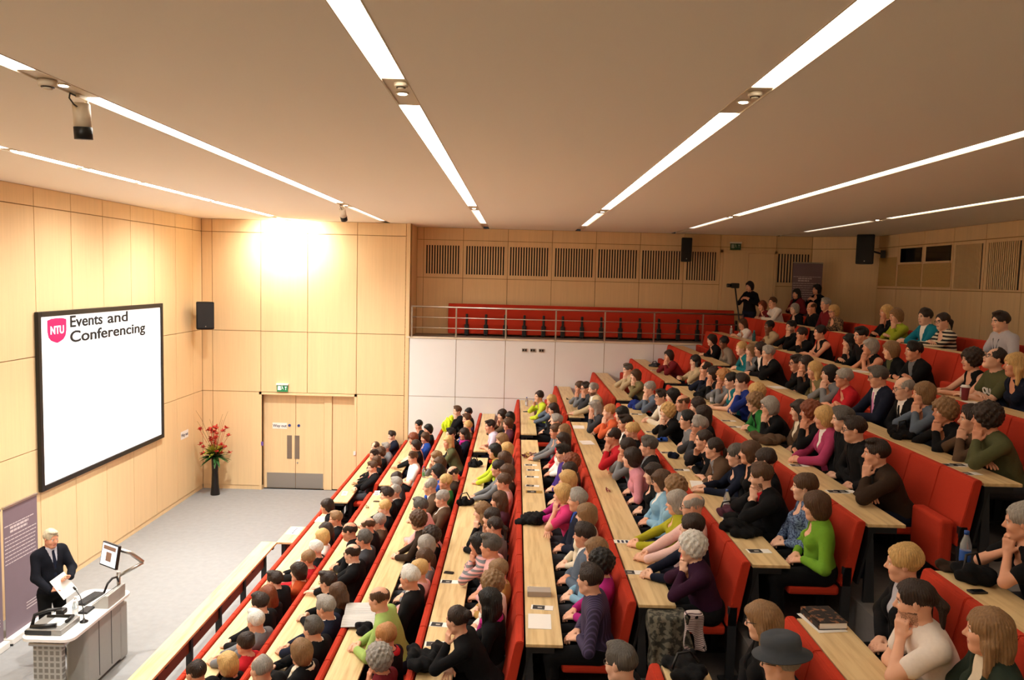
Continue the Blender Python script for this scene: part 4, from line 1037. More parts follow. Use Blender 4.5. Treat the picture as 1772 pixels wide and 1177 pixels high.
# gallery wall
mt = Matrix(((1, 0, 0, 0), (0, -1, 0, YG), (0, 0, 1, 0), (0, 0, 0, 1)))
gj = [-2.60, -2.43, -1.41, -.26, .88, 2.01, 3.14, 4.27, 5.2]
panel_wall('wall_gallery', mt, gj + [6.63, 7.55], [ZG, 5.35, 6.32, ZC], gap=.006)
mt2 = Matrix.Translation((7.55, YG, 0)) @ Matrix.Rotation(math.atan2(-1.0, 1.25), 4, 'Z') @ Matrix.Diagonal((1, -1, 1, 1))
panel_wall('wall_corner', mt2, [0, 1.60], [3.7, 6.32, ZC])
mt3 = Matrix(((0, -1, 0, XR), (1, 0, 0, 0), (0, 0, 1, 0), (0, 0, 0, 1)))
panel_wall('wall_right', mt3, [Y0, .2, 1.3, 2.4, 3.5, 4.6, 5.7, 6.8, 7.9, 9.0, 10.1, 11.2, 12.35, 13.5, 14.62, 15.69, 16.84, 17.95, 18.95], [3.6, 5.36, 6.34, ZC], gap=.008)
bm = NB(); box(bm, (XF - .3, Y0 - .2, -.2), (9.3, Y0, ZC + .2)); struct('wall_front', bm, M['wall'])
# slatted acoustic grilles
def slats(name, label, mtx, w, z0, z1, n, lm):
    g = empty(name, (0, 0, 0)); tag(g, label, 'grille', 'slatted acoustic grilles')
    bm = NB(); box(bm, (0, .0, z0), (w, .004, z1)); bmesh.ops.transform(bm, matrix=mtx, verts=bm.verts); obj('backing', bm, M['blackmatt'], g)
    bm = NB(); p = w / n
    for i in range(n): box(bm, (i * p + p * .52, .004, z0), ((i + 1) * p, .020, z1))
    bmesh.ops.transform(bm, matrix=mtx, verts=bm.verts); bmesh.ops.recalc_face_normals(bm, faces=bm.faces); obj('slats', bm, lm, g)
gl = ['beside the dark corner strip', 'second from the left end', 'third from the left end', 'fourth from the left end', 'fifth from the left end', 'left of the hanging speaker', 'right of the hanging speaker', 'partly behind the banner']
for i, (a, b, n) in enumerate([(-2.36, -1.48, 13), (-1.33, -.32, 15), (-.20, .81, 15), (.96, 1.96, 15), (2.07, 3.09, 15), (3.20, 4.20, 15), (4.35, 5.12, 12), (6.69, 7.51, 11)]):
    slats('acoustic_grille', 'slatted wood acoustic grille on the gallery wall, ' + gl[i], Matrix(((1, 0, 0, a), (0, -1, 0, YG - .001), (0, 0, 1, 0), (0, 0, 0, 1))), b - a, 5.45, 6.18, n, M['wall'])
for a, b, n, s in ((14.70, 15.58, 22, 'beside the right control window'), (13.58, 14.52, 16, 'at the right edge of the photo')):
    slats('acoustic_grille', 'slatted wood acoustic grille on the rear wall ' + s, Matrix(((0, -1, 0, XR - .001), (1, 0, 0, a), (0, 0, 1, 0), (0, 0, 0, 1))), b - a, 5.40, 6.27, n, M['wall'])
# perforated panels and control-room windows on the rear wall
pm = spots_mat('perforated_panel', '6F5838', 'C6A468', 90, .40)
for a, b, z1, s in ((15.73, 16.80, 5.92, 'below the right control window'), (16.88, 17.90, 5.92, 'below the left control window'), (18.0, 18.85, 6.1, 'beside the rear speaker')):
    bm = NB(); box(bm, (XR - .012, a, 5.42), (XR - .003, b, z1))
    struct('trim_%d' % (5 + int(a - 15)), bm, pm)
for n, (a, b) in enumerate(((15.76, 16.68), (16.90, 17.78)), 1):
    bm = NB(); box(bm, (XR - .03, a, 5.96), (XR + .0, b, 6.28)); o = struct('window_%d' % n, bm, mat('dark_glass', '0B0C0E', .08, spec=.6))
    bm = NB(); box(bm, (XR - .045, a - .02, 5.93), (XR - .002, b + .02, 5.965)); box(bm, (XR - .04, a - .02, 6.28), (XR - .002, b + .02, 6.30)); obj('window_frame', bm, M['wall'], o)
# gallery doors
for n, (a, b) in enumerate(((5.27, 5.92), (5.93, 6.58)), 4):
    bm = NB(); box(bm, (a, YG - .03, ZG), (b, YG + .0, 6.17), bevel=.003); struct('door_%d' % n, bm, M['wall'])
bm = NB(); box(bm, (5.20, YG - .035, ZG), (5.265, YG, 6.24)); box(bm, (6.585, YG - .035, ZG), (6.65, YG, 6.24)); box(bm, (5.2, YG - .035, 6.175), (6.65, YG, 6.24)); struct('trim_4', bm, M['wall'])

# ================================================================== CEILING LIGHTS
seg_long = [(-1.6, 1.3), (1.45, 5.02), (5.80, 13.75), (14.62, 18.15)]
seg_front = [(1.2, 2.5), (2.65, 3.95), (4.1, 5.4), (5.55, 6.8), (6.95, 8.36), (8.60, 9.80), (9.96, 11.28), (11.42, 12.74), (12.84, 14.0), (14.15, 15.45), (15.58, 17.4)]
ln_names = ['nearest the screen wall', 'above the front desk', 'third from the screen wall', 'fourth from the screen wall', 'fifth from the screen wall', 'nearest the rear wall']
for i, x in enumerate(LX):
    t = empty('ceiling_light', (x, 9, ZC)); tag(t, 'recessed linear ceiling light running the length of the room, ' + ln_names[i], 'ceiling light', 'recessed linear ceiling lights')
    bm = NB()
    for s in (-1, 1): box(bm, (s * LW - (.008 if s > 0 else .0), Y0 - 9, -.004), (s * LW + (.0 if s > 0 else .008), YG - 9, .055))
    obj('slot_frame', bm, M['plate'], t)
    segs = seg_front if i == 0 else seg_long
    if i == 4: segs = seg_long[:2] + [(5.8, 14.35), (14.85, 18.0)]
    if i == 5: segs = seg_long[:2] + [(5.8, 14.15), (14.85, 18.2)]
    for a, b in segs:
        dim = i > 0 and a > 14
        bm = NB(); box(bm, (-.066, a - 9, .010), (.066, b - 9, .022)); obj('diffuser', bm, mat('light_diffuser_low', (1, .93, .82), .5, emit=.95) if dim else M['tubefront'] if i == 0 else mat('light_diffuser_%s' % ['', 'a', 'b', 'c', 'd', 'e'][i], [0, (1, .97, .90), (1, .94, .82), (1, .90, .74), (1, .88, .70), (1, .88, .70)][i], .5, emit=[0, 11, 9.5, 6.8, 3.6, 2.4][i]), t)
    for (a, b), (c, d) in zip(segs, segs[1:]):
        bm = NB(); box(bm, (-.077, b - 9 + .01, .008), (.077, c - 9 - .01, .03)); obj('cover_plate', bm, M['plate'], t)
        yy = (b + c) / 2 - 9
        bm = NB(); cyl(bm, (0, yy, .0), (0, yy, .008), .045, n=20); dl_ = obj('downlight', bm, M['cream'], t)
        bm = NB(); cyl(bm, (0, yy, -.003), (0, yy, .0), .030, n=20); obj('lens', bm, M['down'], dl_)
for x, y, s in ((-3.20, 5.28, 'beside the near stage spotlight'), (-.79, 5.12, 'on the slot above the middle rows'), (1.52, 5.14, 'on the slot above the right hand rows')):
    t = empty('smoke_detector', (x, y, ZC)); tag(t, 'round white smoke detector ' + s, 'smoke detector', 'smoke detectors'); t.scale = (.9, .9, .8) if x < -3 else (.7, .7, .5)
    bm = NB(); lathe(bm, [(.001, -.075), (.030, -.072), (.034, -.055), (.001, -.054)], n=20); obj('sensor', bm, M['cream'], t)
    bm = NB(); lathe(bm, [(.001, -.050), (.060, -.048), (.066, -.030), (.066, .006), (.001, .007)], n=24); obj('base', bm, M['cream'], t)
    bm = NB(); lathe(bm, [(.040, -.055), (.046, -.055), (.046, -.048), (.040, -.048)], n=20); obj('vent_ring', bm, M['black'], t)
def stage_spot(loc, aim, label, energy, tilt):
    t = empty('stage_spotlight', loc); tag(t, label, 'spotlight', 'ceiling stage spotlights'); t.scale = (.76, .76, .76)
    bm = NB(); box(bm, (-.02, -.07, .13), (.02, .09, .16)); box(bm, (-.012, .082, -.09), (.012, .098, .15)); obj('bracket', bm, M['cream'], t)
    bm = NB(); cyl(bm, (0, .07, -.075), (0, .12, -.075), .018, n=12); obj('knob', bm, M['black'], t)
    R = Matrix.Rotation(tilt, 4, 'X')
    bm = NB(); cyl(bm, (0, 0, .08), (0, 0, -.14), .078, n=28); cyl(bm, (0, 0, .09), (0, 0, .08), .068, .078, n=28); bmesh.ops.transform(bm, matrix=R, verts=bm.verts); obj('housing', bm, M['cream'], t)
    bm = NB(); lathe(bm, [(.082, -.25), (.082, -.135), (.072, -.135), (.072, -.25)], n=28); bmesh.ops.transform(bm, matrix=R, verts=bm.verts); obj('black_snoot', bm, M['black'], t)
    bm = NB(); tube(bm, [(-.02, -.06, .145), (-.03, -.14, .15), (-.02, -.17, .10), (0, -.13, .05), (0, -.07, .04)], .008, 6); obj('cable', bm, M['dark'], t)
    ld = bpy.data.lights.new('stage_spot_lamp', 'SPOT'); ld.energy = energy; ld.color = (1, .94, .82); ld.spot_size = 1.1; ld.spot_blend = .7; ld.shadow_soft_size = .07
    lo = bpy.data.objects.new('stage_spot_lamp', ld); lo.location = Vector(loc) + Vector((0, 0, -.26)); COL.objects.link(lo)
    lo.rotation_euler = (Vector(aim) - Vector(lo.location)).to_track_quat('-Z', 'Y').to_euler()
stage_spot((-3.22, 5.72, ZC - .118), (-6.3, 9.6, .8), 'white ceiling spotlight with black snoot, nearest the camera', 500, .10)
stage_spot((-3.22, 14.15, ZC - .118), (-6.4, 11.5, .6), 'small ceiling spotlight with black snoot, near the door wall', 450, .75)
# warm front-of-house lamps that sit between the front slot's tubes, and the wall washer at the slot's end
for y, e in ((4.0, 160), (6.87, 260), (9.88, 420), (12.8, 620), (15.5, 800)):
    for aim, k in (((XF, y, 2.5), .34), ((-2.6, y + .3, 0), 1.0)):
        ld = bpy.data.lights.new('front_downlight_lamp', 'SPOT'); ld.energy = e * k * 1.32; ld.color = (1, .98, .91); ld.spot_size = 2.15; ld.spot_blend = 1; ld.shadow_soft_size = .09
        lo = bpy.data.objects.new('front_downlight_lamp', ld); lo.location = (LX[0], y, ZC - .04); COL.objects.link(lo); lo.rotation_euler = (Vector(aim) - lo.location).to_track_quat('-Z', 'Y').to_euler()
ld = bpy.data.lights.new('wall_washer_lamp', 'SPOT'); ld.energy = 310; ld.color = (1, .95, .84); ld.spot_size = 2.6; ld.spot_blend = .9; ld.shadow_soft_size = .12
lo = bpy.data.objects.new('wall_washer_lamp', ld); lo.location = (-5.55, 17.85, ZC - .12); COL.objects.link(lo); lo.rotation_euler = (Vector((-5.5, YF, 5.9)) - lo.location).to_track_quat('-Z', 'Y').to_euler()

# ================================================================== SCREEN
scr = empty('projection_screen', (XF + .012, 14.28, 3.20)); tag(scr, 'large white projection screen in a black frame on the left wall', 'screen')
a0, a1, b0, b1 = 12.12 - 14.28, 16.44 - 14.28, 1.74 - 3.2, 4.657 - 3.2
bm = NB(); w = .085
box(bm, (0, a0, b0), (.06, a0 + w, b1), bevel=.006); box(bm, (0, a1 - w, b0), (.06, a1, b1), bevel=.006); box(bm, (0, a0 + w, b0), (.06, a1 - w, b0 + w), bevel=.006); box(bm, (0, a0 + w, b1 - w), (.06, a1 - w, b1), bevel=.006)
obj('frame', bm, M['black'], scr)
bm = NB(); box(bm, (.004, a0 + .04, b0 + .04), (.03, a1 - .04, b1 - .04)); su = obj('screen_surface', bm, M['screenw'], scr)
RXY = (PI / 2, 0, PI / 2)
bm = NB(); sh = [(-.265, .17), (-.15, .195), (0, .20), (.15, .195), (.265, .17), (.262, -.02), (.235, -.11), (.17, -.165), (.08, -.195), (0, -.215), (-.08, -.195), (-.17, -.165), (-.235, -.11), (-.262, -.02)]
prism(bm, sh, 0, .003); bmesh.ops.transform(bm, matrix=Matrix(((0, 0, 1, .031), (1, 0, 0, 12.665 - 14.28), (0, 1, 0, 4.335 - 3.2), (0, 0, 0, 1))), verts=bm.verts); bmesh.ops.recalc_face_normals(bm, faces=bm.faces)
shd = obj('shield_emblem', bm, M['magenta'], su)
text('emblem_letters', 'NTU', .185, mat('projected_letters', (1, 1, 1), .6, emit=.6), su, (.0345, 12.665 - 14.28, 4.275 - 3.2), RXY, .001, .004, 'CENTER')
for s_, y_a, y_b, z_a in (('Events', 13.02, 14.07, 4.36), ('and', 14.24, 14.99, 4.36), ('Conferencing', 13.02, 15.69, 4.10)):
    hd_ = text('heading_word', s_, .272, M['ink'], su, (.0315, y_a - 14.28, z_a - 3.2), RXY, .0005, .0062)
    hd_.scale = ((y_b - y_a) / max(v.co.x for v in hd_.data.vertices), 1, 1)
def note(name, label, s, loc, rot, w, h, sz):
    t = empty(name, loc); t.rotation_euler = rot; tag(t, label, 'sign')
    bm = NB(); box(bm, (-w / 2, -h / 2, 0), (w / 2, h / 2, .004)); obj('sheet', bm, M['paper'], t)
    text('lettering', s, sz, mat('sign_ink', '2A2E48', .7), t, (0, -sz * .32, .0045), (0, 0, 0), .0005, .002, 'CENTER')
note('way_out_sign', 'white sign reading Way out taped to the left door leaf', 'Way out', (-5.80, YF + .156, 1.585), (PI / 2, 0, 0), .36, .15, .095)
note('way_out_sign', 'small white paper sign on the left wall near the flower vase', 'Way out', (XF + .002, 17.6, 1.56), RXY, .40, .18, .10)
# running man exit sign over the door, dim one over the gallery doors
def exit_sign(loc, label, lit):
    t = empty('exit_sign', loc); tag(t, label, 'exit sign', 'fire exit signs')
    bm = NB(); box(bm, (-.15, -.07, .05), (.15, .0, .09), bevel=.006); obj('housing', bm, M['whiteplastic'], t)
    bm = NB(); box(bm, (-.135, -.045, -.11), (.135, -.035, .055)); sg = obj('sign_panel', bm, mat('exit_green', '1E7A48', .4, emit=.25) if lit else mat('exit_green_dim', '24563C', .4), t)
    wm = mat('exit_white', 'F2F6F2', .5, emit=.3) if lit else mat('exit_white_dim', '9AA89C', .5)
    bm = NB(); z = -.047
    box(bm, (-.11, z, -.07), (-.04, z + .003, .03)); obj('doorway_symbol', bm, wm, sg)
    bm = NB(); tube(bm, [(.0, z, .0), (-.01, z, -.03), (-.03, z, -.06)], .006, 6); tube(bm, [(0, z, 0), (.015, z, -.035), (.035, z, -.05)], .006, 6); tube(bm, [(.0, z, .0), (-.004, z, .02)], .009, 6)
    tube(bm, [(-.004, z, .016), (.02, z, .0)], .005, 6); tube(bm, [(-.004, z, .016), (-.025, z, .006)], .005, 6); cyl(bm, (-.008, z - .002, .034), (-.008, z + .002, .034), .009, n=12); obj('running_figure', bm, wm, sg)
    bm = NB(); prism(bm, [(.055, .02), (.115, .02), (.085, -.03)], 0, .003); box(bm, (.078, -.065, 0), (.092, -.03, .003)); bmesh.ops.transform(bm, matrix=Matrix(((1, 0, 0, 0), (0, 0, 1, z), (0, 1, 0, 0), (0, 0, 0, 1))), verts=bm.verts); bmesh.ops.recalc_face_normals(bm, faces=bm.faces); obj('arrow_symbol', bm, wm, sg)
exit_sign((-5.68, YF, 2.58), 'green running man exit sign above the double door', 1)
exit_sign((5.56, YG - .04, 6.36), 'dim green exit sign above the gallery doors', 0)
for x, z, l in ((-6.20, 1.16, 'small blue call point at the left of the door recess'), (-3.92, .98, 'small white door button on the right of the recess')):
    bm = NB(); box(bm, (x - .01, YF - .03, z - .05), (x + .05, YF - .013, z + .05), bevel=.006); tag(obj('wall_button', bm, mat('button_purple', '6A50A0', .5) if x < -5 else M['whiteplastic']), l, 'button')
for i, x in enumerate((.22, .42, .63)):
    bm = NB(); box(bm, (x - .065, YF - .034, 3.605), (x + .065, YF - .010, 3.685), bevel=.004); t = obj('wall_socket', bm, M['steel'])
    tag(t, ['left', 'middle', 'right'][i] + ' steel socket plate of three on the white wall', 'socket', 'socket plates on the white wall')
    bm = NB(); box(bm, (x - .05, YF - .038, 3.622), (x - .008, YF - .034, 3.668)); box(bm, (x + .008, YF - .038, 3.622), (x + .05, YF - .034, 3.668)); obj('socket_insert', bm, M['black'], t)

# ================================================================== LOUDSPEAKERS
def speaker(loc, rz, sz, label, arm):
    t = empty('wall_speaker', loc, rz); tag(t, label, 'speaker', 'black wall speakers')
    w, d, h = sz
    bm = NB(); prism(bm, [(-w / 2, -d / 2), (w / 2, -d / 2), (w * .32, d / 2), (-w * .32, d / 2)], -h / 2, h / 2); bmesh.ops.bevel(bm, geom=bm.edges[:], offset=.012, segments=2, affect='EDGES'); obj('cabinet', bm, M['black'], t)
    bm = NB(); box(bm, (-w / 2 + .02, -d / 2 - .012, -h / 2 + .03), (w / 2 - .02, -d / 2 + .002, h / 2 - .03), bevel=.006); gg = obj('grille', bm, mat('speaker_mesh', '17181B', .6, noise=.3, nscale=200), t)
    bm = NB(); cyl(bm, (0, -d / 2 - .016, -h / 2 + .07), (0, -d / 2 - .011, -h / 2 + .07), .014, n=12); obj('badge', bm, M['steel'], gg)
    bm = NB(); cyl(bm, (0, d / 2 - .02, 0), Vector(arm), .022, n=10); box(bm, (-.05, -.05, -.09), (.05, .05, .09), Matrix.Translation(Vector(arm))); obj('bracket', bm, M['dark'], t)
speaker((-7.33, 17.95, 4.33), .62, (.40, .34, .64), 'black loudspeaker high on the left wall beside the screen', (.02, .36, -.02))
speaker((4.24, YG - .30, 6.21), 0, (.27, .26, .60), 'black loudspeaker high on the gallery wall', (0, .28, .06))
speaker((8.32, 18.55, 6.28), -.55, (.40, .34, .70), 'black loudspeaker high in the rear wall corner', (.35, .22, -.10))

# ================================================================== GALLERY RAIL
rl = empty('gallery_railing', (0, YF, ZG)); tag(rl, 'steel gallery railing with three horizontal bars above the white wall', 'railing')
for z, r in ((4.64, .021), (4.385, .011), (4.13, .011)):
    bm = NB(); cyl(bm, (-2.55, .01, z - ZG), (5.5, .01, z - ZG), r, n=12); obj('rail', bm, M['rail'], rl)
for x in (-2.54, -1.46, -.25, .965, 2.155, 3.35, 4.53, 5.48):
    bm = NB(); box(bm, (x - .018, -.005, 0), (x + .018, .03, 4.63 - ZG)); box(bm, (x - .04, -.03, -.0), (x + .04, .06, .012)); obj('post', bm, M['rail'], rl)

# ================================================================== SEATS
SW = .492
def seat_proto(name, tip):
    """origin on the floor under the top front edge of the back rest; faces -x; a tip-up seat"""
    t = empty(name, (0, 0, 0)); w = SW / 2 - .001
    bm = NB(); hh = [(-.10, .46), (-.105, .49), (0, .985), (.012, 1.003), (.060, 1.005), (.072, .985), (-.02, .46)]
    A = [bm.verts.new((x, -w, z)) for x, z in hh]; B = [bm.verts.new((x, w, z)) for x, z in hh]; n = len(hh)
    for i in range(n): bm.faces.new((A[i], A[(i + 1) % n], B[(i + 1) % n], B[i]))
    bm.faces.new(A[::-1]); bm.faces.new(B); bmesh.ops.recalc_face_normals(bm, faces=bm.faces)
    bmesh.ops.bevel(bm, geom=bm.edges[:], offset=.006, segments=2, affect='EDGES'); obj('backrest', bm, M['red'], t, smooth=False)
    bm = NB(); m = Matrix.Translation((.075, 0, .70)) @ Matrix.Rotation(.2, 4, 'Y'); box(bm, (-.008, -w, -.22), (.010, w, .27), m); obj('back_shell', bm, M['shell'], t)
    bm = NB()
    if tip: box(bm, (-.21, -w + .012, .25), (-.10, w - .012, .67), Matrix.Translation((-.02, 0, 0)), bevel=.028, seg=3)
    else: box(bm, (-.52, -w + .012, .375), (-.10, w - .012, .455), bevel=.028, seg=3)
    obj('seat', bm, M['red'], t)
    bm = NB(); box(bm, (-.09, -w, .0), (-.02, -w + .03, .62)); box(bm, (-.14, -w - .02, .0), (.04, -w + .06, .02)); obj('pedestal', bm, M['dark'], t)
    return t
down0, up0 = seat_proto('lecture_seat', False), seat_proto('lecture_seat', True)
used = {id(down0): False, id(up0): False}
PE = []
for ln in PEOPLE.strip().split('\n'):
    a, b, c, d, e, f = ln.split('|'); q = a.split()
    PE.append((int(q[0]), q[1], float(q[2]), float(q[3]), float(q[4]), b, c, d, e, f))
occ = {}
for q in PE: occ.setdefault(q[0], []).append(q[2])
bn = dict(m='in the middle block', f='beyond the far aisle', n='in the near block')
def put_seat(r, y, blk, i, n):
    tip = not any(abs(y - v) < .30 for v in occ.get(r, []))
    src = up0 if tip else down0
    if not used[id(src)]: o = src; used[id(src)] = True
    else: o = copy_tree(src)
    o.location = (BX(r), y, BZ(r) - 1.005)
    ends = {'m': '%s from the near aisle', 'f': '%s from the far aisle', 'n': '%s from the near aisle'}[blk] % ORD[i]
    tag(o, 'red %s seat in row %s %s, %s' % ('tipped up' if tip else 'upholstered', NUM[r], bn[blk], ends), 'seat', 'red lecture seats in row %s' % NUM[r])
for r in range(1, 13):
    if r < 12:
        for i in range(16): put_seat(r, YN + .248 + i * .496, 'm', i + 1, 16)
        for i in range(8): put_seat(r, YB + .255 + i * .505, 'f', i + 1, 8)
    else:
        for i in range(14): put_seat(r, 8.2 + i * .496, 'm', i + 1, 14)
        for i in range(8): put_seat(r, YB + .255 + i * .505, 'f', i + 1, 8)
for r, n in ((6, 1), (7, 2), (8, 3)):
    for i in range(n): put_seat(r, YNB - .25 - i * .496, 'n', i + 1, n)
g0 = seat_proto('auditorium_chair', True); first = True
bm = NB(); box(bm, (-.27, -SW / 2 - .055, .22), (-.20, -SW / 2 + .055, .50), bevel=.02); box(bm, (-.25, -SW / 2 - .03, .48), (-.19, -SW / 2 + .03, .76), bevel=.015); box(bm, (-.16, -SW / 2 - .02, .20), (-.10, -SW / 2 + .02, .30)); obj('hinge_bracket', bm, M['shell'], g0)
for i in range(15):
    o = g0 if first else copy_tree(g0); first = False
    o.location = (-1.50 + i * .487, YG - .22, ZG - .20); o.rotation_euler = (0, 0, PI / 2)
    tag(o, 'empty red tip-up seat behind the gallery railing, %s from the left end' % ORD[i + 1], 'seat', 'empty gallery seats')

# ================================================================== DESKS
def desk(r, y0, y1, label):
    t = empty('bench_desk', (BX(r) + .24, (y0 + y1) / 2, BZ(r) - .02)); tag(t, label, 'desk', 'long maple bench desks'); w = (y1 - y0) / 2
    bm = NB(); box(bm, (-.155, -w, -.028), (.150, w, 0), bevel=.004); obj('desk_top', bm, M['desk'], t)
    bm = NB(); fl = FZ(r + 1) - (BZ(r) - .02); box(bm, (-.150, -w, -.16), (-.128, w, -.028)); box(bm, (-.128, -w, -.075), (.08, w, -.029)); obj('under_rail', bm, M['shell'], t)
    n = 6 if w > 3 else (3 if w > 1 else 2)
    for i in range(n):
        y = -w + .03 + (2 * w - .06) * i / (n - 1)
        bm = NB(); prism(bm, [(-.148, fl), (-.06, fl), (-.10, -.08), (.06, -.03), (-.148, -.03)], y - .015, y + .015); bmesh.ops.transform(bm, matrix=Matrix(((1, 0, 0, 0), (0, 0, 1, 0), (0, 1, 0, 0), (0, 0, 0, 1))), verts=bm.verts); bmesh.ops.recalc_face_normals(bm, faces=bm.faces); obj('support', bm, M['dark'], t)
for r in range(1, 12):
    desk(r, YN, YA, 'long maple bench desk in front of the row %s seats, middle block' % NUM[r + 1])
    desk(r, YB, YF - .04, 'maple bench desk in front of row %s beyond the far aisle' % NUM[r + 1])
for r in (6, 7, 8): desk(r, 2.6, YNB, 'maple bench desk in front of row %s in the near block' % NUM[r + 1])
# front bench across the stage edge with its short return
t = empty('front_bench', (-4.165, 9.5, 0)); tag(t, 'long pale wooden bench desk along the stage edge, before all seats', 'desk')
bm = NB(); box(bm, (-.135, -5.5, .705), (.135, 3.42, .74), bevel=.004); obj('desk_top', bm, M['desk'], t)
for i in range(9):
    y = 3.30 - i * 1.0
    bm = NB(); box(bm, (-.09, y - .035, 0), (-.02, y + .035, .705)); box(bm, (-.11, y - .035, .65), (.11, y + .035, .704)); box(bm, (-.12, y - .04, 0), (.1, y + .04, .03)); obj('leg', bm, M['shell'], t)
    if i < 8:
        bm = NB(); box(bm, (-.07, y - .96, .34), (-.048, y - .04, .69)); obj('modesty_panel', bm, M['brownpanel'], t)
t = empty('return_desk', (-3.90, 13.33, 0)); tag(t, 'short wooden desk end joining the front bench to the first row', 'desk')
bm = NB(); box(bm, (-.14, -.42, .705), (.17, .42, .74), bevel=.004); obj('desk_top', bm, M['desk'], t)
for y in (-.36, .36):
    bm = NB(); box(bm, (-.06, y - .035, 0), (.01, y + .035, .705)); obj('leg', bm, M['shell'], t)
bm = NB(); box(bm, (-.03, -.32, .34), (-.008, .32, .69)); obj('modesty_panel', bm, M['brownpanel'], t)
bm = NB(); box(bm, (-.105, -.20, 0), (.105, .20, .003)); t = obj('reserved_notice', bm, M['paper'], loc=(-3.90, 13.52, .741)); tag(t, 'white notice strip lying on the short return desk', 'paper')
for i in range(5):
    bm = NB(); box(bm, (-.02, -.15 + i * .065, .003), (.02, -.11 + i * .065, .0036)); obj('printed_word', bm, mat('sign_ink', '2A2E48', .7), t)

# ================================================================== STAGE: LECTERN, BANNERS, VASE
def squares():
    m = bpy.data.materials.new('perforated_laminate'); m.use_nodes = True; N = m.node_tree.nodes; L = m.node_tree.links; b = N['Principled BSDF']; b.inputs['Roughness'].default_value = .5
    tc = N.new('ShaderNodeTexCoord'); mp = N.new('ShaderNodeMapping'); mp.inputs['Rotation'].default_value = (PI / 2, 0, 0); L.new(tc.outputs['Object'], mp.inputs['Vector'])
    br = N.new('ShaderNodeTexBrick'); br.offset = 0; br.inputs['Color1'].default_value = br.inputs['Color2'].default_value = lin('77756F'); br.inputs['Mortar'].default_value = lin('A7A6A2')
    br.inputs['Scale'].default_value = 1; br.inputs['Mortar Size'].default_value = .013; br.inputs['Brick Width'].default_value = .07; br.inputs['Row Height'].default_value = .075
    L.new(mp.outputs['Vector'], br.inputs['Vector']); L.new(br.outputs['Color'], b.inputs['Base Color']); return m
t = empty('lectern', (-5.56, 9.6, 0)); tag(t, 'grey and white lectern desk on the stage in front of the speaker', 'lectern')
def rrect(x0, x1, y0, y1, r, n=6):
    P = []
    for cx, cy, a0 in ((x1 - r, y1 - r, 0), (x0 + r, y1 - r, PI / 2), (x0 + r, y0 + r, PI), (x1 - r, y0 + r, 1.5 * PI)):
        for i in range(n + 1): P.append((cx + r * math.cos(a0 + PI / 2 * i / n), cy + r * math.sin(a0 + PI / 2 * i / n)))
    return P
bm = NB(); prism(bm, rrect(-.32, .32, -.74, .75, .12), .885, .92); bmesh.ops.recalc_face_normals(bm, faces=bm.faces); obj('worktop', bm, mat('lectern_white', 'EDEBE8', .3), t)
bm = NB(); prism(bm, rrect(-.02, .26, -.30, .66, .05), .06, .885); bmesh.ops.recalc_face_normals(bm, faces=bm.faces); cb = obj('cabinet', bm, M['grey'], t)
bm = NB()
for y in (-.02, .28): box(bm, (.255, y - .004, .10), (.264, y + .004, .86))
obj('door_gap', bm, M['dark'], cb)
bm = NB(); box(bm, (-.20, .50, .02), (.27, .70, .80), bevel=.03); obj('side_pillar', bm, M['grey'], t)
bm = NB(); box(bm, (-.20, -.66, .03), (.16, -.58, .885), bevel=.02); lg_ = obj('end_leg', bm, squares(), t)
bm = NB(); box(bm, (-.26, -.70, .0), (.22, -.54, .035), bevel=.012); obj('foot_bar', bm, M['steel'], t); bm = NB(); box(bm, (-.24, -.68, .80), (.20, -.56, .84), bevel=.01); obj('top_bar', bm, M['steel'], t)
bm = NB(); tube(bm, [(-.05, -.58, .10), (-.05, -.2, .08), (.05, 0, .10)], .03, 8); obj('stretcher', bm, M['grey'], t)
LT = .92
def on_lectern(x, y): return (-5.56 + x, 9.6 + y, LT)
# monitor on arm
t = empty('monitor', on_lectern(.20, .60)); tag(t, 'flat monitor on a silver arm at the far end of the lectern', 'monitor')
bm = NB(); cyl(bm, (0, 0, 0), (0, 0, .32), .025, n=14); cyl(bm, (0, 0, 0), (0, 0, .02), .06, n=18); tube(bm, [(0, 0, .26), (.16, .12, .34), (.26, .16, .40)], .024, 10); tube(bm, [(.26, .16, .40), (.12, .10, .55), (.02, .02, .62)], .028, 10); tube(bm, [(.02, .02, .62), (-.06, -.02, .60)], .02, 8); obj('monitor_arm', bm, M['steel'], t)
mm = Matrix.Translation((-.09, -.03, .56)) @ Matrix.Rotation(1.02, 4, 'Z') @ Matrix.Rotation(.18, 4, 'Y')
bm = NB(); box(bm, (-.02, -.19, -.16), (.02, .19, .16), mm, bevel=.006); obj('bezel', bm, M['black'], t)
bm = NB(); box(bm, (-.023, -.172, -.140), (-.019, .172, .145), mm); sc_ = obj('display', bm, mat('display_pale', 'DCE4F0', .4, emit=.5), t)
bm = NB(); box(bm, (-.025, -.06, -.08), (-.023, .06, .04), mm); box(bm, (-.025, -.14, .07), (-.023, .14, .12), mm); obj('display_picture', bm, mat('display_brown', '8A6A58', .5, emit=.15), sc_)
bm = NB(); box(bm, (-.08, -.21, 0), (.08, .21, .022), bevel=.006); o = obj('keyboard', bm, M['black'], loc=on_lectern(-.10, .42), rot=(0, 0, -.12)); tag(o, 'black computer keyboard on the lectern top', 'keyboard')
bm = NB()
for i in range(4):
    for j in range(12): box(bm, (-.066 + i * .034, -.195 + j * .0325, .022), (-.038 + i * .034, -.169 + j * .0325, .027))
obj('keys', bm, mat('key_grey', '2C2D30', .5), o)
t = empty('control_console', on_lectern(.16, .36)); tag(t, 'sloping grey control console beside the keyboard', 'console')
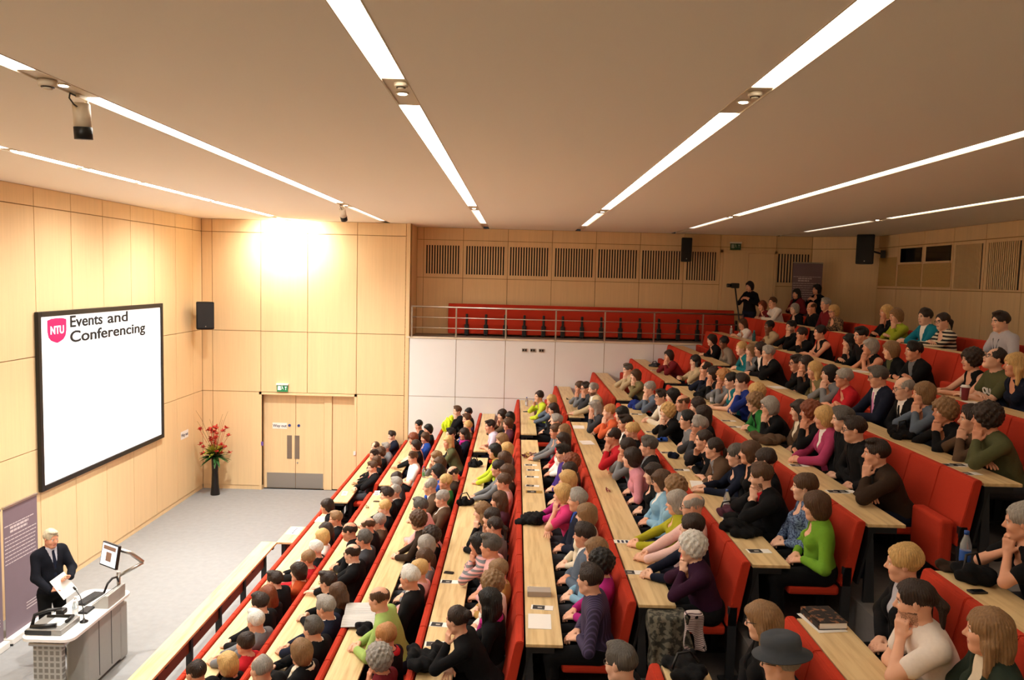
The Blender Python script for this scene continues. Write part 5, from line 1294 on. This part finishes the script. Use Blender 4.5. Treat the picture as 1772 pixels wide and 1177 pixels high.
bm = NB(); prism(bm, [(-.12, 0), (.14, 0), (.14, .17), (.10, .17)], -.22, .22); bmesh.ops.transform(bm, matrix=Matrix(((1, 0, 0, 0), (0, 0, 1, 0), (0, 1, 0, 0), (0, 0, 0, 1))), verts=bm.verts); bmesh.ops.recalc_face_normals(bm, faces=bm.faces); obj('body', bm, M['grey'], t)
bm = NB(); box(bm, (-.14, -.15, 0), (.14, .15, .006), Matrix.Translation((-.012, .0, .098)) @ Matrix.Rotation(-.66, 4, 'Y')); obj('touch_panel', bm, M['black'], t)
bm = NB(); tube(bm, [(.0, -.1, .15), (.03, -.06, .26), (.05, .02, .30), (.06, .12, .28), (.06, .16, .2)], .015, 8); o = obj('headset', bm, M['black'], loc=on_lectern(.16, .40)); tag(o, 'black headset lying over the control console', 'headset')
t = empty('document_camera', on_lectern(-.08, -.42)); tag(t, 'grey document camera with black arms on the near end of the lectern', 'document camera')
bm = NB(); box(bm, (-.22, -.22, 0), (.22, .20, .07), bevel=.012); obj('base', bm, mat('base_grey', '8A8986', .4, metal=.3), t)
bm = NB(); box(bm, (-.22, -.226, .01), (.10, -.219, .06)); obj('front_panel', bm, M['black'], t)
bm = NB(); tube(bm, [(-.18, -.15, .07), (-.17, -.10, .20), (-.05, -.02, .23), (.08, .04, .22)], .022, 8); tube(bm, [(-.16, .14, .075), (.16, .14, .09), (.17, -.02, .09)], .022, 8); tube(bm, [(-.18, -.16, .08), (-.02, -.18, .10), (.12, -.14, .10)], .026, 8); obj('arm', bm, M['black'], t)
bm = NB(); box(bm, (.03, -.02, .16), (.13, .09, .23), bevel=.02); obj('camera_head', bm, M['black'], t)
bm = NB(); box(bm, (-.05, -.10, .0701), (.14, .12, .073)); obj('stage_plate', bm, M['paper'], t)
t = empty('gooseneck_microphone', on_lectern(.20, -.25)); tag(t, 'slim gooseneck microphone at the front edge of the lectern', 'microphone')
bm = NB(); lathe(bm, [(.05, 0), (.05, .012), (.018, .03), (.012, .05)], n=18); obj('base', bm, M['black'], t)
bm = NB(); tube(bm, [(0, 0, .04), (-.01, 0, .18), (-.05, .02, .32), (-.12, .04, .40)], .006, 8); obj('gooseneck', bm, M['dark'], t)
bm = NB(); cyl(bm, (-.12, .04, .40), (-.155, .05, .43), .013, n=10); obj('capsule', bm, M['black'], t)
bm = NB(); box(bm, (-.06, -.10, 0), (.06, .10, .03), bevel=.01); o = obj('handheld_microphone_case', bm, M['black'], loc=on_lectern(.06, .06)); tag(o, 'small black case beside the bottles on the lectern', 'case')
def bottle(loc, label, capc, r=.032, h=.21, labc=None, tint='DCE6EA', group=None):
    t = empty('water_bottle', loc); tag(t, label, 'bottle', group)
    bm = NB(); lathe(bm, [(r * .8, 0), (r, .012), (r, h * .30), (r * .93, h * .40), (r, h * .5), (r * .98, h * .62), (r * .5, h * .84), (r * .40, h * .90), (r * .40, h * .92)], n=20); obj('bottle_body', bm, mat('clear_plastic_' + tint.lower(), tint, .12, spec=.7, trans=.75), t, smooth=True)
    bm = NB(); lathe(bm, [(r * .46, h * .90), (r * .46, h), (r * .3, h * 1.01), (.001, h * 1.01)], n=16); obj('cap', bm, mat('cap_' + capc, {'blue': '1F4E9E', 'white': 'EDEDED', 'purple': '5A3A86', 'teal': '2A8A8A', 'black': '151515', 'yellow': 'C9D62A'}[capc], .4), t)
    if labc:
        bm = NB(); lathe(bm, [(r * 1.015, h * .16), (r * 1.02, h * .17), (r * 1.02, h * .46), (r * 1.015, h * .47)], n=20); obj('label_band', bm, mat('bottle_label_' + labc.lower(), labc, .4), t)
bottle(on_lectern(-.06, .02), 'clear water bottle on the lectern nearest the speaker', 'white', labc='E9ECEF')
bottle(on_lectern(.0, -.10), 'clear water bottle on the lectern beside the microphone', 'white', labc='E9ECEF')
# roll-up banners along the screen wall
def banner(x, y0, y1, label, zt=2.0, lines=True, face=1, loc=None):
    t = empty('roll_up_banner', (x, (y0 + y1) / 2, 0) if loc is None else loc, 0 if face else -PI / 2); tag(t, label, 'banner'); w = (y1 - y0) / 2
    bm = NB(); box(bm, (-.003, -w, .10), (.003, w, zt)); pn = obj('printed_panel', bm, M['banner'], t)
    bm = NB(); box(bm, (-.02, -w, zt - .012), (.02, w, zt + .02), bevel=.004); obj('top_bar', bm, M['steel'], t)
    bm = NB(); box(bm, (-.05, -w - .01, 0), (.09, w + .01, .10), bevel=.012); obj('base', bm, M['whiteplastic'], t)
    bm = NB(); cyl(bm, (-.035, 0, .05), (-.035, 0, zt), .012, n=8); box(bm, (-.05, -w - .012, -.0), (.10, -w, .03)); obj('support_pole', bm, M['dark'], t)
    if lines:
        bm = NB(); rn = random.Random(int(y0 * 10)); z = 1.70
        for i in range(11):
            if i in (1, 2): a, b, hh = w - .14, rn.uniform(.05, .2), .034
            else: a, b, hh = w - .02, rn.uniform(0, .06), .014
            y = -a
            while y < a - b:
                e = min(y + rn.uniform(.03, .09), a - b); box(bm, (.0031, y, z), (.0045, e, z + hh)); y = e + .012
            z -= .055
        for i in range(3): box(bm, (.0031, .08, .42 - i * .045), (.0045, w - .06, .434 - i * .045))
        obj('lettering', bm, M['bannertext'], pn)
banner(-7.12, 10.48, 11.24, 'mauve roll-up banner with white text behind the speaker', 1.98)
banner(-7.12, 9.64, 10.42, 'mauve roll-up banner cut off by the left edge', 1.98)
banner(0, -.37, .37, 'dark roll-up banner standing at the gallery corner', 2.05, True, 0, (7.24, 19.30, ZG))
# vase of flowers
VX, VY = -7.15, 18.12
t = empty('flower_vase', (VX, VY, 0)); tag(t, 'tall black floor vase holding flowers in the left corner', 'vase')
bm = NB(); lathe(bm, [(.001, 0), (.105, 0), (.107, .02), (.085, .25), (.073, .55), (.078, .85), (.088, .93), (.080, .93), (.06, .60), (.001, .55)], n=28); obj('vase_body', bm, M['black'], t, smooth=True)
fl = empty('flower_arrangement', (VX, VY, .93)); tag(fl, 'arrangement of red and yellow flowers with bare twigs in black vase', 'flowers')
rn = random.Random(3)
def leafs(bm, c, n, r0, r1, wd, up0, up1):
    for i in range(n):
        a = rn.uniform(0, 2 * PI); L = rn.uniform(r0, r1); e = rn.uniform(up0, up1); d = Vector((math.cos(a) * math.cos(e), math.sin(a) * math.cos(e), math.sin(e))); s = Vector((-math.sin(a), math.cos(a), 0)); nrm = d.cross(s)
        prev = None
        for k in range(6):
            u_ = k / 5; p = Vector(c) + d * L * u_ + Vector((0, 0, -.18 * L * u_ * u_)); ww = wd * math.sin(PI * min(.97, u_ * .9 + .06))
            row = [bm.verts.new(p + s * ww), bm.verts.new(p - nrm * ww * .25), bm.verts.new(p - s * ww)]
            if prev:
                for j in range(2): bm.faces.new((prev[j], prev[j + 1], row[j + 1], row[j]))
            prev = row
bm = NB(); leafs(bm, (0, 0, .02), 90, .20, .42, .034, -.45, .9); tag(obj('foliage', bm, mat('leaf_green', '2F5A26', .5, noise=.3, nscale=15), fl), None)
bm = NB(); leafs(bm, (0, 0, .10), 44, .16, .36, .036, .0, 1.1); obj('yellow_foliage', bm, mat('leaf_yellow', 'A8A83A', .5, noise=.25, nscale=15), fl)
for i in range(7):
    a = 2 * PI * i / 7 + .3; L = rn.uniform(.8, 1.15); bm = NB(); q = rn.uniform(.25, .5)
    tube(bm, [(0, 0, .0), (math.cos(a) * q * .3, math.sin(a) * q * .3, L * .4), (math.cos(a) * q * .7, math.sin(a) * q * .55, L * .8), (math.cos(a) * q, math.sin(a) * q * .6, L)], [.006, .005, .004, .003], 6); obj('twig', bm, mat('twig_brown', '8A6A42', .7), fl)
for i in range(32):
    a = rn.uniform(0, 2 * PI)
    if i < 20: R_, z = rn.uniform(.05, .36), rn.uniform(.36, .74)
    else: R_, z = rn.uniform(.20, .34), rn.uniform(.02, .34)
    c = Vector((math.cos(a) * R_, math.sin(a) * R_, z)); bm = NB()
    leafs(bm, c, 11, .055, .105, .028, .0, 1.2); cyl(bm, c, c * .55 + Vector((0, 0, -.02)), .004, n=5); obj('red_flower', bm, mat('petal_red', 'C4382A', .5, noise=.2, nscale=20), fl)

# ================================================================== THINGS ON THE DESKS
def bundle(name, label, cat, loc, r, col, seed, rz=0, strap=False, m=None):
    rn = random.Random(seed); n = 9
    pts = [(rn.uniform(-.85, .85) * r[0], rn.uniform(-.85, .85) * r[1], r[2] * rn.uniform(.15, .75), rn.uniform(.22, .42), rn.uniform(.22, .42), rn.uniform(0, PI)) for _ in range(n)]
    def f(X, Y, Z):
        d = pd(ell((0, 0, r[2] * .25), (r[0] * .85, r[1] * .85, r[2] * .42)), X, Y, Z)
        for x, y, z, s, s2, a in pts: d = smin(d, pd(ell((x, y, z), (r[0] * s * 1.4, r[1] * s2, r[2] * .38), rotz(a)), X, Y, Z), .022)
        d = d + .007 * np.sin(46 * X + 18 * Y + seed) * np.sin(30 * Y - 25 * X + 2 * seed) + .0045 * np.sin(85 * (X + .6 * Y) + 40 * Z)
        return np.maximum(d, -Z)
    o = blob(name, f, (-r[0] * 1.35, -r[1] * 1.35, -.02), (r[0] * 1.35, r[1] * 1.35, r[2] * 1.5), .009, m or cloth(col), None, loc, rz)
    tag(o, label, cat)
    if strap:
        bm = NB(); tube(bm, [(-r[0] * .7, -r[1] * .4, r[2] * .5), (-r[0] * .4, 0, r[2] * 1.35), (r[0] * .2, r[1] * .1, r[2] * 1.5), (r[0] * .7, r[1] * .4, r[2] * .5)], .009, 8); obj('strap', bm, M['black'], o)
    return o
def sheets(loc, label, w, l, col=M['paper'], rz=0, cat='paper', pics=0, group=None, name='sheet_of_paper'):
    bm = NB(); box(bm, (-w / 2, -l / 2, 0), (w / 2, l / 2, .0025)); o = obj(name, bm, col, loc=loc, rot=(0, 0, rz)); tag(o, label, cat, group)
    if pics == 1:
        bm = NB(); box(bm, (-w * .42, -l * .44, .0025), (w * .12, l * .44, .003)); p = obj('printed_picture', bm, mat('print_dark', '26262A', .5, noise=.4, nscale=30), o)
        bm = NB(); box(bm, (-w * .20, -l * .16, .003), (w * .0, l * .10, .0034)); obj('printed_face', bm, mat('print_pale', 'B9B4AE', .5), p)
    if pics == 2:
        bm = NB()
        for i in range(4): box(bm, (-w * .36, -l * .40 + i * l * .2, .0025), (w * .36, -l * .29 + i * l * .2, .003))
        obj('printed_word', bm, mat('sign_ink', '2A2E48', .7), o)
    return o
desk_no = {r: 0 for r in range(1, 12)}
rn = random.Random(11)
def near_words(r, y):
    c = sorted((abs(q[2] - y), q) for q in PE if q[0] == r + 1)
    w = c[0][1][8].split()
    return ' '.join(w[:8])
seen = {}
for ln in OBJECTS.strip().split('\n'):
    a, b, c, kind, opt = ln.split(); r = int(a); loc = (BX(r) + .24 + max(-.11, min(.10, float(b))), float(c), BZ(r) - .019); rz = rn.uniform(-.25, .25); rw = 'row ' + NUM[r + 1]
    key = (kind, opt, r); seen[key] = seen.get(key, 0) + 1
    k = seen[key]; nth = '' if k == 1 else ' %s from the far end' % ORD[k]
    blk = 'far' if loc[1] > 14.3 else ('near' if loc[1] < 5.2 else 'middle')
    where = '%s desk of %s' % (blk, rw)
    if kind == 'paper':
        if opt == 'strip': sheets(loc, 'white reserved strip lying on the ' + where, .10, .28, rz=PI / 2 * 0 + .1, pics=2)
        else: sheets(loc, 'white sheets of paper on the ' + where + nth, .20, .29, rz=rz)
    elif kind == 'leaflet':
        if opt == 'yellow': sheets(loc, 'yellow brown picture card on the ' + where, .23, .12, mat('card_ochre', 'A8823A', .5, noise=.4, nscale=25), cat='leaflet', pics=1)
        elif opt == 'purple': sheets(loc, 'white card with a purple band on the ' + where, .10, .21, cat='leaflet', pics=2, rz=PI / 2)
        else: sheets(loc, 'small picture leaflet on the ' + where + nth, .20, .095, rz=rz * .4, cat='leaflet', pics=1, group='picture leaflets on the desks', name='leaflet')
    elif kind == 'phone':
        bm = NB(); box(bm, (-.055, -.028, 0), (.055, .028, .012), bevel=.005); o = obj('mobile_phone', bm, M['whiteplastic'] if opt == 'white' else M['black'], loc=loc, rot=(0, 0, rz)); tag(o, ('white' if opt == 'white' else 'black') + ' mobile phone on the ' + where + nth, 'phone')
        bm = NB(); box(bm, (-.035, -.023, .012), (.045, .023, .0128)); obj('display', bm, mat('phone_glass', '15181C', .1), o)
    elif kind in ('glasses',):
        o = empty('spectacles', loc, rz); tag(o, ('red' if opt == 'red' else 'dark') + ' folded spectacles on the ' + where, 'glasses'); gm = mat('frame_red', '8A2430', .3) if opt == 'red' else mat('glasses_frame', '1A1614', .3)
        bm = NB()
        for s in (-1, 1): tube(bm, [(.0, s * .034 + .026 * math.cos(q), .022 + .018 * math.sin(q)) for q in [2 * PI * i / 12 for i in range(13)]], .004, 6)
        tube(bm, [(0, -.008, .026), (0, .008, .026)], .004, 6); obj('rims', bm, gm, o)
        bm = NB(); tube(bm, [(0, .06, .026), (.03, .05, .012), (.035, -.05, .008)], .004, 6); tube(bm, [(0, -.06, .026), (.04, -.04, .012), (.045, .05, .008)], .004, 6); obj('temples', bm, gm, o)
    elif kind == 'bottle':
        if opt == 'label': bottle(loc, 'water bottle with blue label and blue cap on the ' + where, 'blue', .036, .25, '2B58A8')
        elif opt == 'teal': bottle(loc, 'teal drinking bottle on the ' + where, 'teal', .036, .22, None, '3E9AA0')
        else: bottle(loc, 'clear water bottle with %s cap on the %s' % (opt if opt != 'clear' else 'white', where), opt if opt != 'clear' else 'white', labc={'blue': 'C9CED6', 'purple': '4A8A5A'}.get(opt))
    elif kind == 'newspaper':
        o = empty('newspaper', (loc[0] + .05, loc[1], loc[2] + .021), .1); tag(o, 'open newspaper on the desk in front of the man in light green', 'newspaper')
        for s in (-1, 1):
            bm = NB(); n = 8
            rows = [[bm.verts.new((-.20 + .40 * j, s * .30 * i / n, .006 + .030 * math.sin(PI * i / n) + zt)) for j in (0, 1)] for i in range(n + 1) for zt in (0,)]
            for A, B in zip(rows, rows[1:]): bm.faces.new((A[0], A[1], B[1], B[0]) if s > 0 else (B[0], B[1], A[1], A[0]))
            ex = bmesh.ops.extrude_face_region(bm, geom=bm.faces[:]); bmesh.ops.translate(bm, vec=(0, 0, .004), verts=[g_ for g_ in ex['geom'] if isinstance(g_, bmesh.types.BMVert)]); bmesh.ops.recalc_face_normals(bm, faces=bm.faces)
            obj('page', bm, stripe_mat('newsprint', '8E8C8A', 'E4E2DE', 22, 'Y', .38), o)
    elif kind == 'bag':
        L_ = {'small': 'small black pouch', 'case': 'black camera case with strap', 'dark': 'dark bag', 'grey': 'dark grey bag', 'purple': 'purple handbag', 'strap': 'black bag with thin straps'}[opt]
        rr = {'small': (.08, .10, .09), 'case': (.13, .09, .12), 'dark': (.11, .15, .12), 'grey': (.10, .13, .08), 'purple': (.10, .13, .09), 'strap': (.13, .19, .09)}[opt]
        bundle('bag', L_ + ' lying on the ' + where, 'bag', loc, rr, {'grey': 'dgrey', 'purple': 'plum'}.get(opt, 'black'), k + r * 7, rz, opt != 'small')
    elif kind == 'coat': bundle('folded_coat', {'black': 'black coat', 'royal': 'royal blue coat', 'brown': 'brown coat'}[opt] + ' folded on the ' + where, 'coat', loc, (.15, .22, .12), opt, r * 5 + 1, rz)
    elif kind == 'scarf': bundle('folded_scarf', 'patterned burgundy and gold scarf on the ' + where, 'scarf', loc, (.16, .09, .07), 'plum', 9, rz, m=spots_mat('scarf_pattern', '5A1C2C', 'B89A5A', 22))
    elif kind == 'box':
        bm = NB(); box(bm, (-.11, -.06, 0), (.11, .06, .05), bevel=.003); tag(obj('small_box', bm, mat('box_grey', 'A89E94', .6), loc=loc), 'small grey box on the ' + where, 'box')
    elif kind == 'pencilcase': bundle('pencil_case', 'bright blue pencil case on the ' + where, 'pencil case', loc, (.10, .05, .06), 'blue', 4, rz)
    elif kind == 'mouse': bundle('purse', 'small dark blue purse on the ' + where, 'purse', loc, (.07, .06, .07), 'navy', 5, rz)
    elif kind == 'case': bundle('spectacle_case', 'dark brown spectacle case on the ' + where, 'case', loc, (.09, .07, .055), 'dkbrown', 6, rz)
    elif kind == 'cup':
        o = empty('coffee_cup', loc); tag(o, 'red paper coffee cup with white lid on the ' + where, 'cup')
        bm = NB(); lathe(bm, [(.030, 0), (.031, .004), (.043, .135), (.044, .14)], n=22); obj('cup_body', bm, mat('cup_red', '7A1F2A', .5), o)
        bm = NB(); lathe(bm, [(.047, .136), (.047, .146), (.040, .150), (.038, .160), (.001, .160)], n=22); obj('lid', bm, M['whiteplastic'], o)
        for q in range(4):
            text('lettering', 'COSTA'[q:q + 1] if False else 'COSTA', .03, M['paper'], o, (-.0405, .0, .03), (PI / 2, -PI / 2, -PI / 2), .0006, .001) if q == 0 else None
    elif kind == 'book':
        o = empty('book', loc, .1); tag(o, 'thick dark book with a picture cover on the ' + where, 'book'); loc2 = 0
        bm = NB(); box(bm, (-.10, -.13, .004), (.10, .13, .007), Matrix.Translation((0, 0, 0))); box(bm, (-.10, -.13, .046), (.10, .13, .050)); box(bm, (-.10, -.13, .004), (-.096, .13, .05)); obj('cover', bm, spots_mat('book_cover', '1E1614', '8A5A3A', 22, .58), o)
        bm = NB(); box(bm, (-.095, -.126, .007), (.095, .126, .046)); obj('pages', bm, M['paper'], o)
# yellow bottle-bag at the end of row four's far desk, coat and scarf hanging at row seven's end
o = bundle('high_visibility_bag', 'fluorescent yellow bag at the wall end of row four', 'bag', (BX(3) + .22, 18.1, BZ(3) - .02), (.14, .15, .34), 'lime', 31)
o.data.materials.clear(); o.data.materials.append(mat('fluorescent_yellow', 'D6F01E', .6))
def drape(name, label, cat, loc, r, m, seed):
    def f(X, Y, Z):
        fold = .55 + .45 * np.clip(-Z / r[2], 0, 1)                  # folds deepen towards the hanging hem
        Yw = Y + fold * .030 * np.sin(27 * X + 3 * Z + seed) + fold * .012 * np.sin(61 * X - 8 * Z)
        qx, qy, qz = np.abs(X + .12 * Z) - r[0] * (.8 + .25 * fold) + .05, np.abs(Yw) - r[1] * .62, np.abs(Z + r[2] * .5) - r[2] * .5 + .03
        o_ = np.sqrt(np.maximum(qx, 0) ** 2 + np.maximum(qy, 0) ** 2 + np.maximum(qz, 0) ** 2) + np.minimum(np.maximum(np.maximum(qx, qy), qz), 0)
        return o_ - .03 + .010 * np.sin(19 * Z + 9 * X + seed)
    o = blob(name, f, (-r[0] * 1.4, -r[1] * 1.4, -r[2] * 1.25), (r[0] * 1.4, r[1] * 1.4, .06), .012, m, None, loc); tag(o, label, cat)
drape('patterned_coat', 'grey patterned coat draped below the row seven desk end', 'coat', (BX(7) - .60, 5.98, FZ(7) + .60), (.19, .13, .62), spots_mat('coat_pattern', '35352E', '6E6A5C', 24), 2)
drape('striped_scarf', 'pale striped scarf hanging over the lap in row seven', 'scarf', (BX(7) - .44, 5.80, FZ(7) + .68), (.10, .03, .30), stripe_mat('scarf_stripe', '5A4650', 'CDBFBC', 22, 'Z', .4), 4)

# ================================================================== PEOPLE
TALK = (-6.3, 10.2, 1.6)
names_seen = set()
for (r, blk, y, hx, hz, who, top, pose, lab, ex) in PE:
    sex, hair, hcol = who.split()
    D = (BZ(r - 1) - .02) - FZ(r)
    pelvis = -.20
    if hair == 'hat': hcol = 'gry'
    wh = {'m': 'in row %s' % NUM[r], 'f': 'in row %s beyond the far aisle' % NUM[r], 'n': 'in row %s of the near block' % NUM[r]}[blk]
    label = lab + ', ' + wh
    if r in (12,) and blk == 'm': label = lab + ', in the top row'
    if len(label.split()) > 16: label = lab + ', row %s' % NUM[r] + {'f': ' far block', 'm': '', 'n': ' near block'}[blk]
    assert len(label.split()) <= 16, label
    tone = 4 if 'skin2' in ex else None
    person((BX(r) + pelvis, y, FZ(r)), PI, (-(hx - pelvis), 0, hz), sex, hair, hcol, top, pose, label, ex, TALK, D, depth=y, tone=tone, group='audience members in row %s' % NUM[r])
# the speaker, holding his notes
sp = person((-6.30, 10.22, 0), -.55, (.02, 0, 1.68), 'm', 'short', 'sil', 'suit midnight,ltgrey,navy', 'L', 'grey haired man in dark navy suit holding white notes beside the lectern', '', (0, 8), stand=True, legs='black', depth=9, pitch=.1,
            targets={1: ((.30, .10, 1.17), (.2, -.85, .35), (.4, .4, -.8), .8, (-.5, .8, -.6)), -1: ((.27, -.16, 1.06), (.5, .80, .1), (-.2, .3, -.9), .7, (-.6, -.8, -.6))})
bm = NB(); box(bm, (-.002, -.11, -.155), (.002, .11, .155), Matrix.Rotation(-.55, 4, 'Z') @ Matrix.Rotation(-.5, 4, 'Y') @ Matrix.Rotation(.35, 4, 'X')); o = obj('speech_notes', bm, M['paper'], loc=(-6.02, 10.04, 1.09)); tag(o, 'white sheets of notes held by the man at the lectern', 'paper')
# people standing at the gallery corner
lap = lambda z: {s: ((.16, s * .12, z), (.4, -s * .6, .5), (-.3, -s * .6, -.3), .7, (-.3, s * .8, -.6)) for s in (1, -1)}
person((5.67, 18.75, FZ(12)), PI + .6, (.04, 0, 1.55), 'f', 'bob', 'blk', 'jkt black,black', 'L', 'person in black standing with camera at the gallery end', '', TALK, stand=True, depth=18.5, targets=lap(1.22))
person((6.75, 18.55, FZ(12)), PI + .3, (.04, 0, 1.40), 'f', 'long', 'blk', 'jkt dkred,black', 'L', 'woman in dark red standing in front of the corner banner', '', TALK, stand=True, depth=18.5, targets=lap(1.0))
person((7.15, 18.35, FZ(12)), PI + .3, (.04, 0, 1.52), 'f', 'bob', 'blk', 'swt black', 'L', 'dark haired woman in black standing with hand at chin by banner', '', TALK, stand=True, depth=18.5, targets=lap(1.25))
t = empty('monopod', (5.36, 18.40, FZ(12))); tag(t, 'slanting black monopod with camera beside the standing person', 'monopod')
bm = NB(); tube(bm, [(.10, 0, 0), (-.16, .0, 1.50)], .018, 8); obj('pole', bm, M['black'], t)
bm = NB(); box(bm, (-.26, -.08, 1.50), (-.08, .08, 1.62), bevel=.02); cyl(bm, (-.26, 0, 1.56), (-.36, 0, 1.56), .045, n=14); obj('camera_body', bm, M['black'], t)

# ================================================================== WORLD AND VIEW
W_ = bpy.data.worlds.new('world'); SC.world = W_; W_.use_nodes = True
W_.node_tree.nodes['Background'].inputs[0].default_value = (1, .9, .8, 1); W_.node_tree.nodes['Background'].inputs[1].default_value = .02
vs = SC.view_settings; vs.view_transform = 'Standard'; vs.look = 'None'; vs.gamma = 1; vs.exposure = 0.43
try: vs.use_curve_mapping = False
except Exception: pass
SC.cycles.use_denoising = True
SC.cycles.max_bounces = 12; SC.cycles.diffuse_bounces = 9
SC.cycles.sample_clamp_indirect = 8
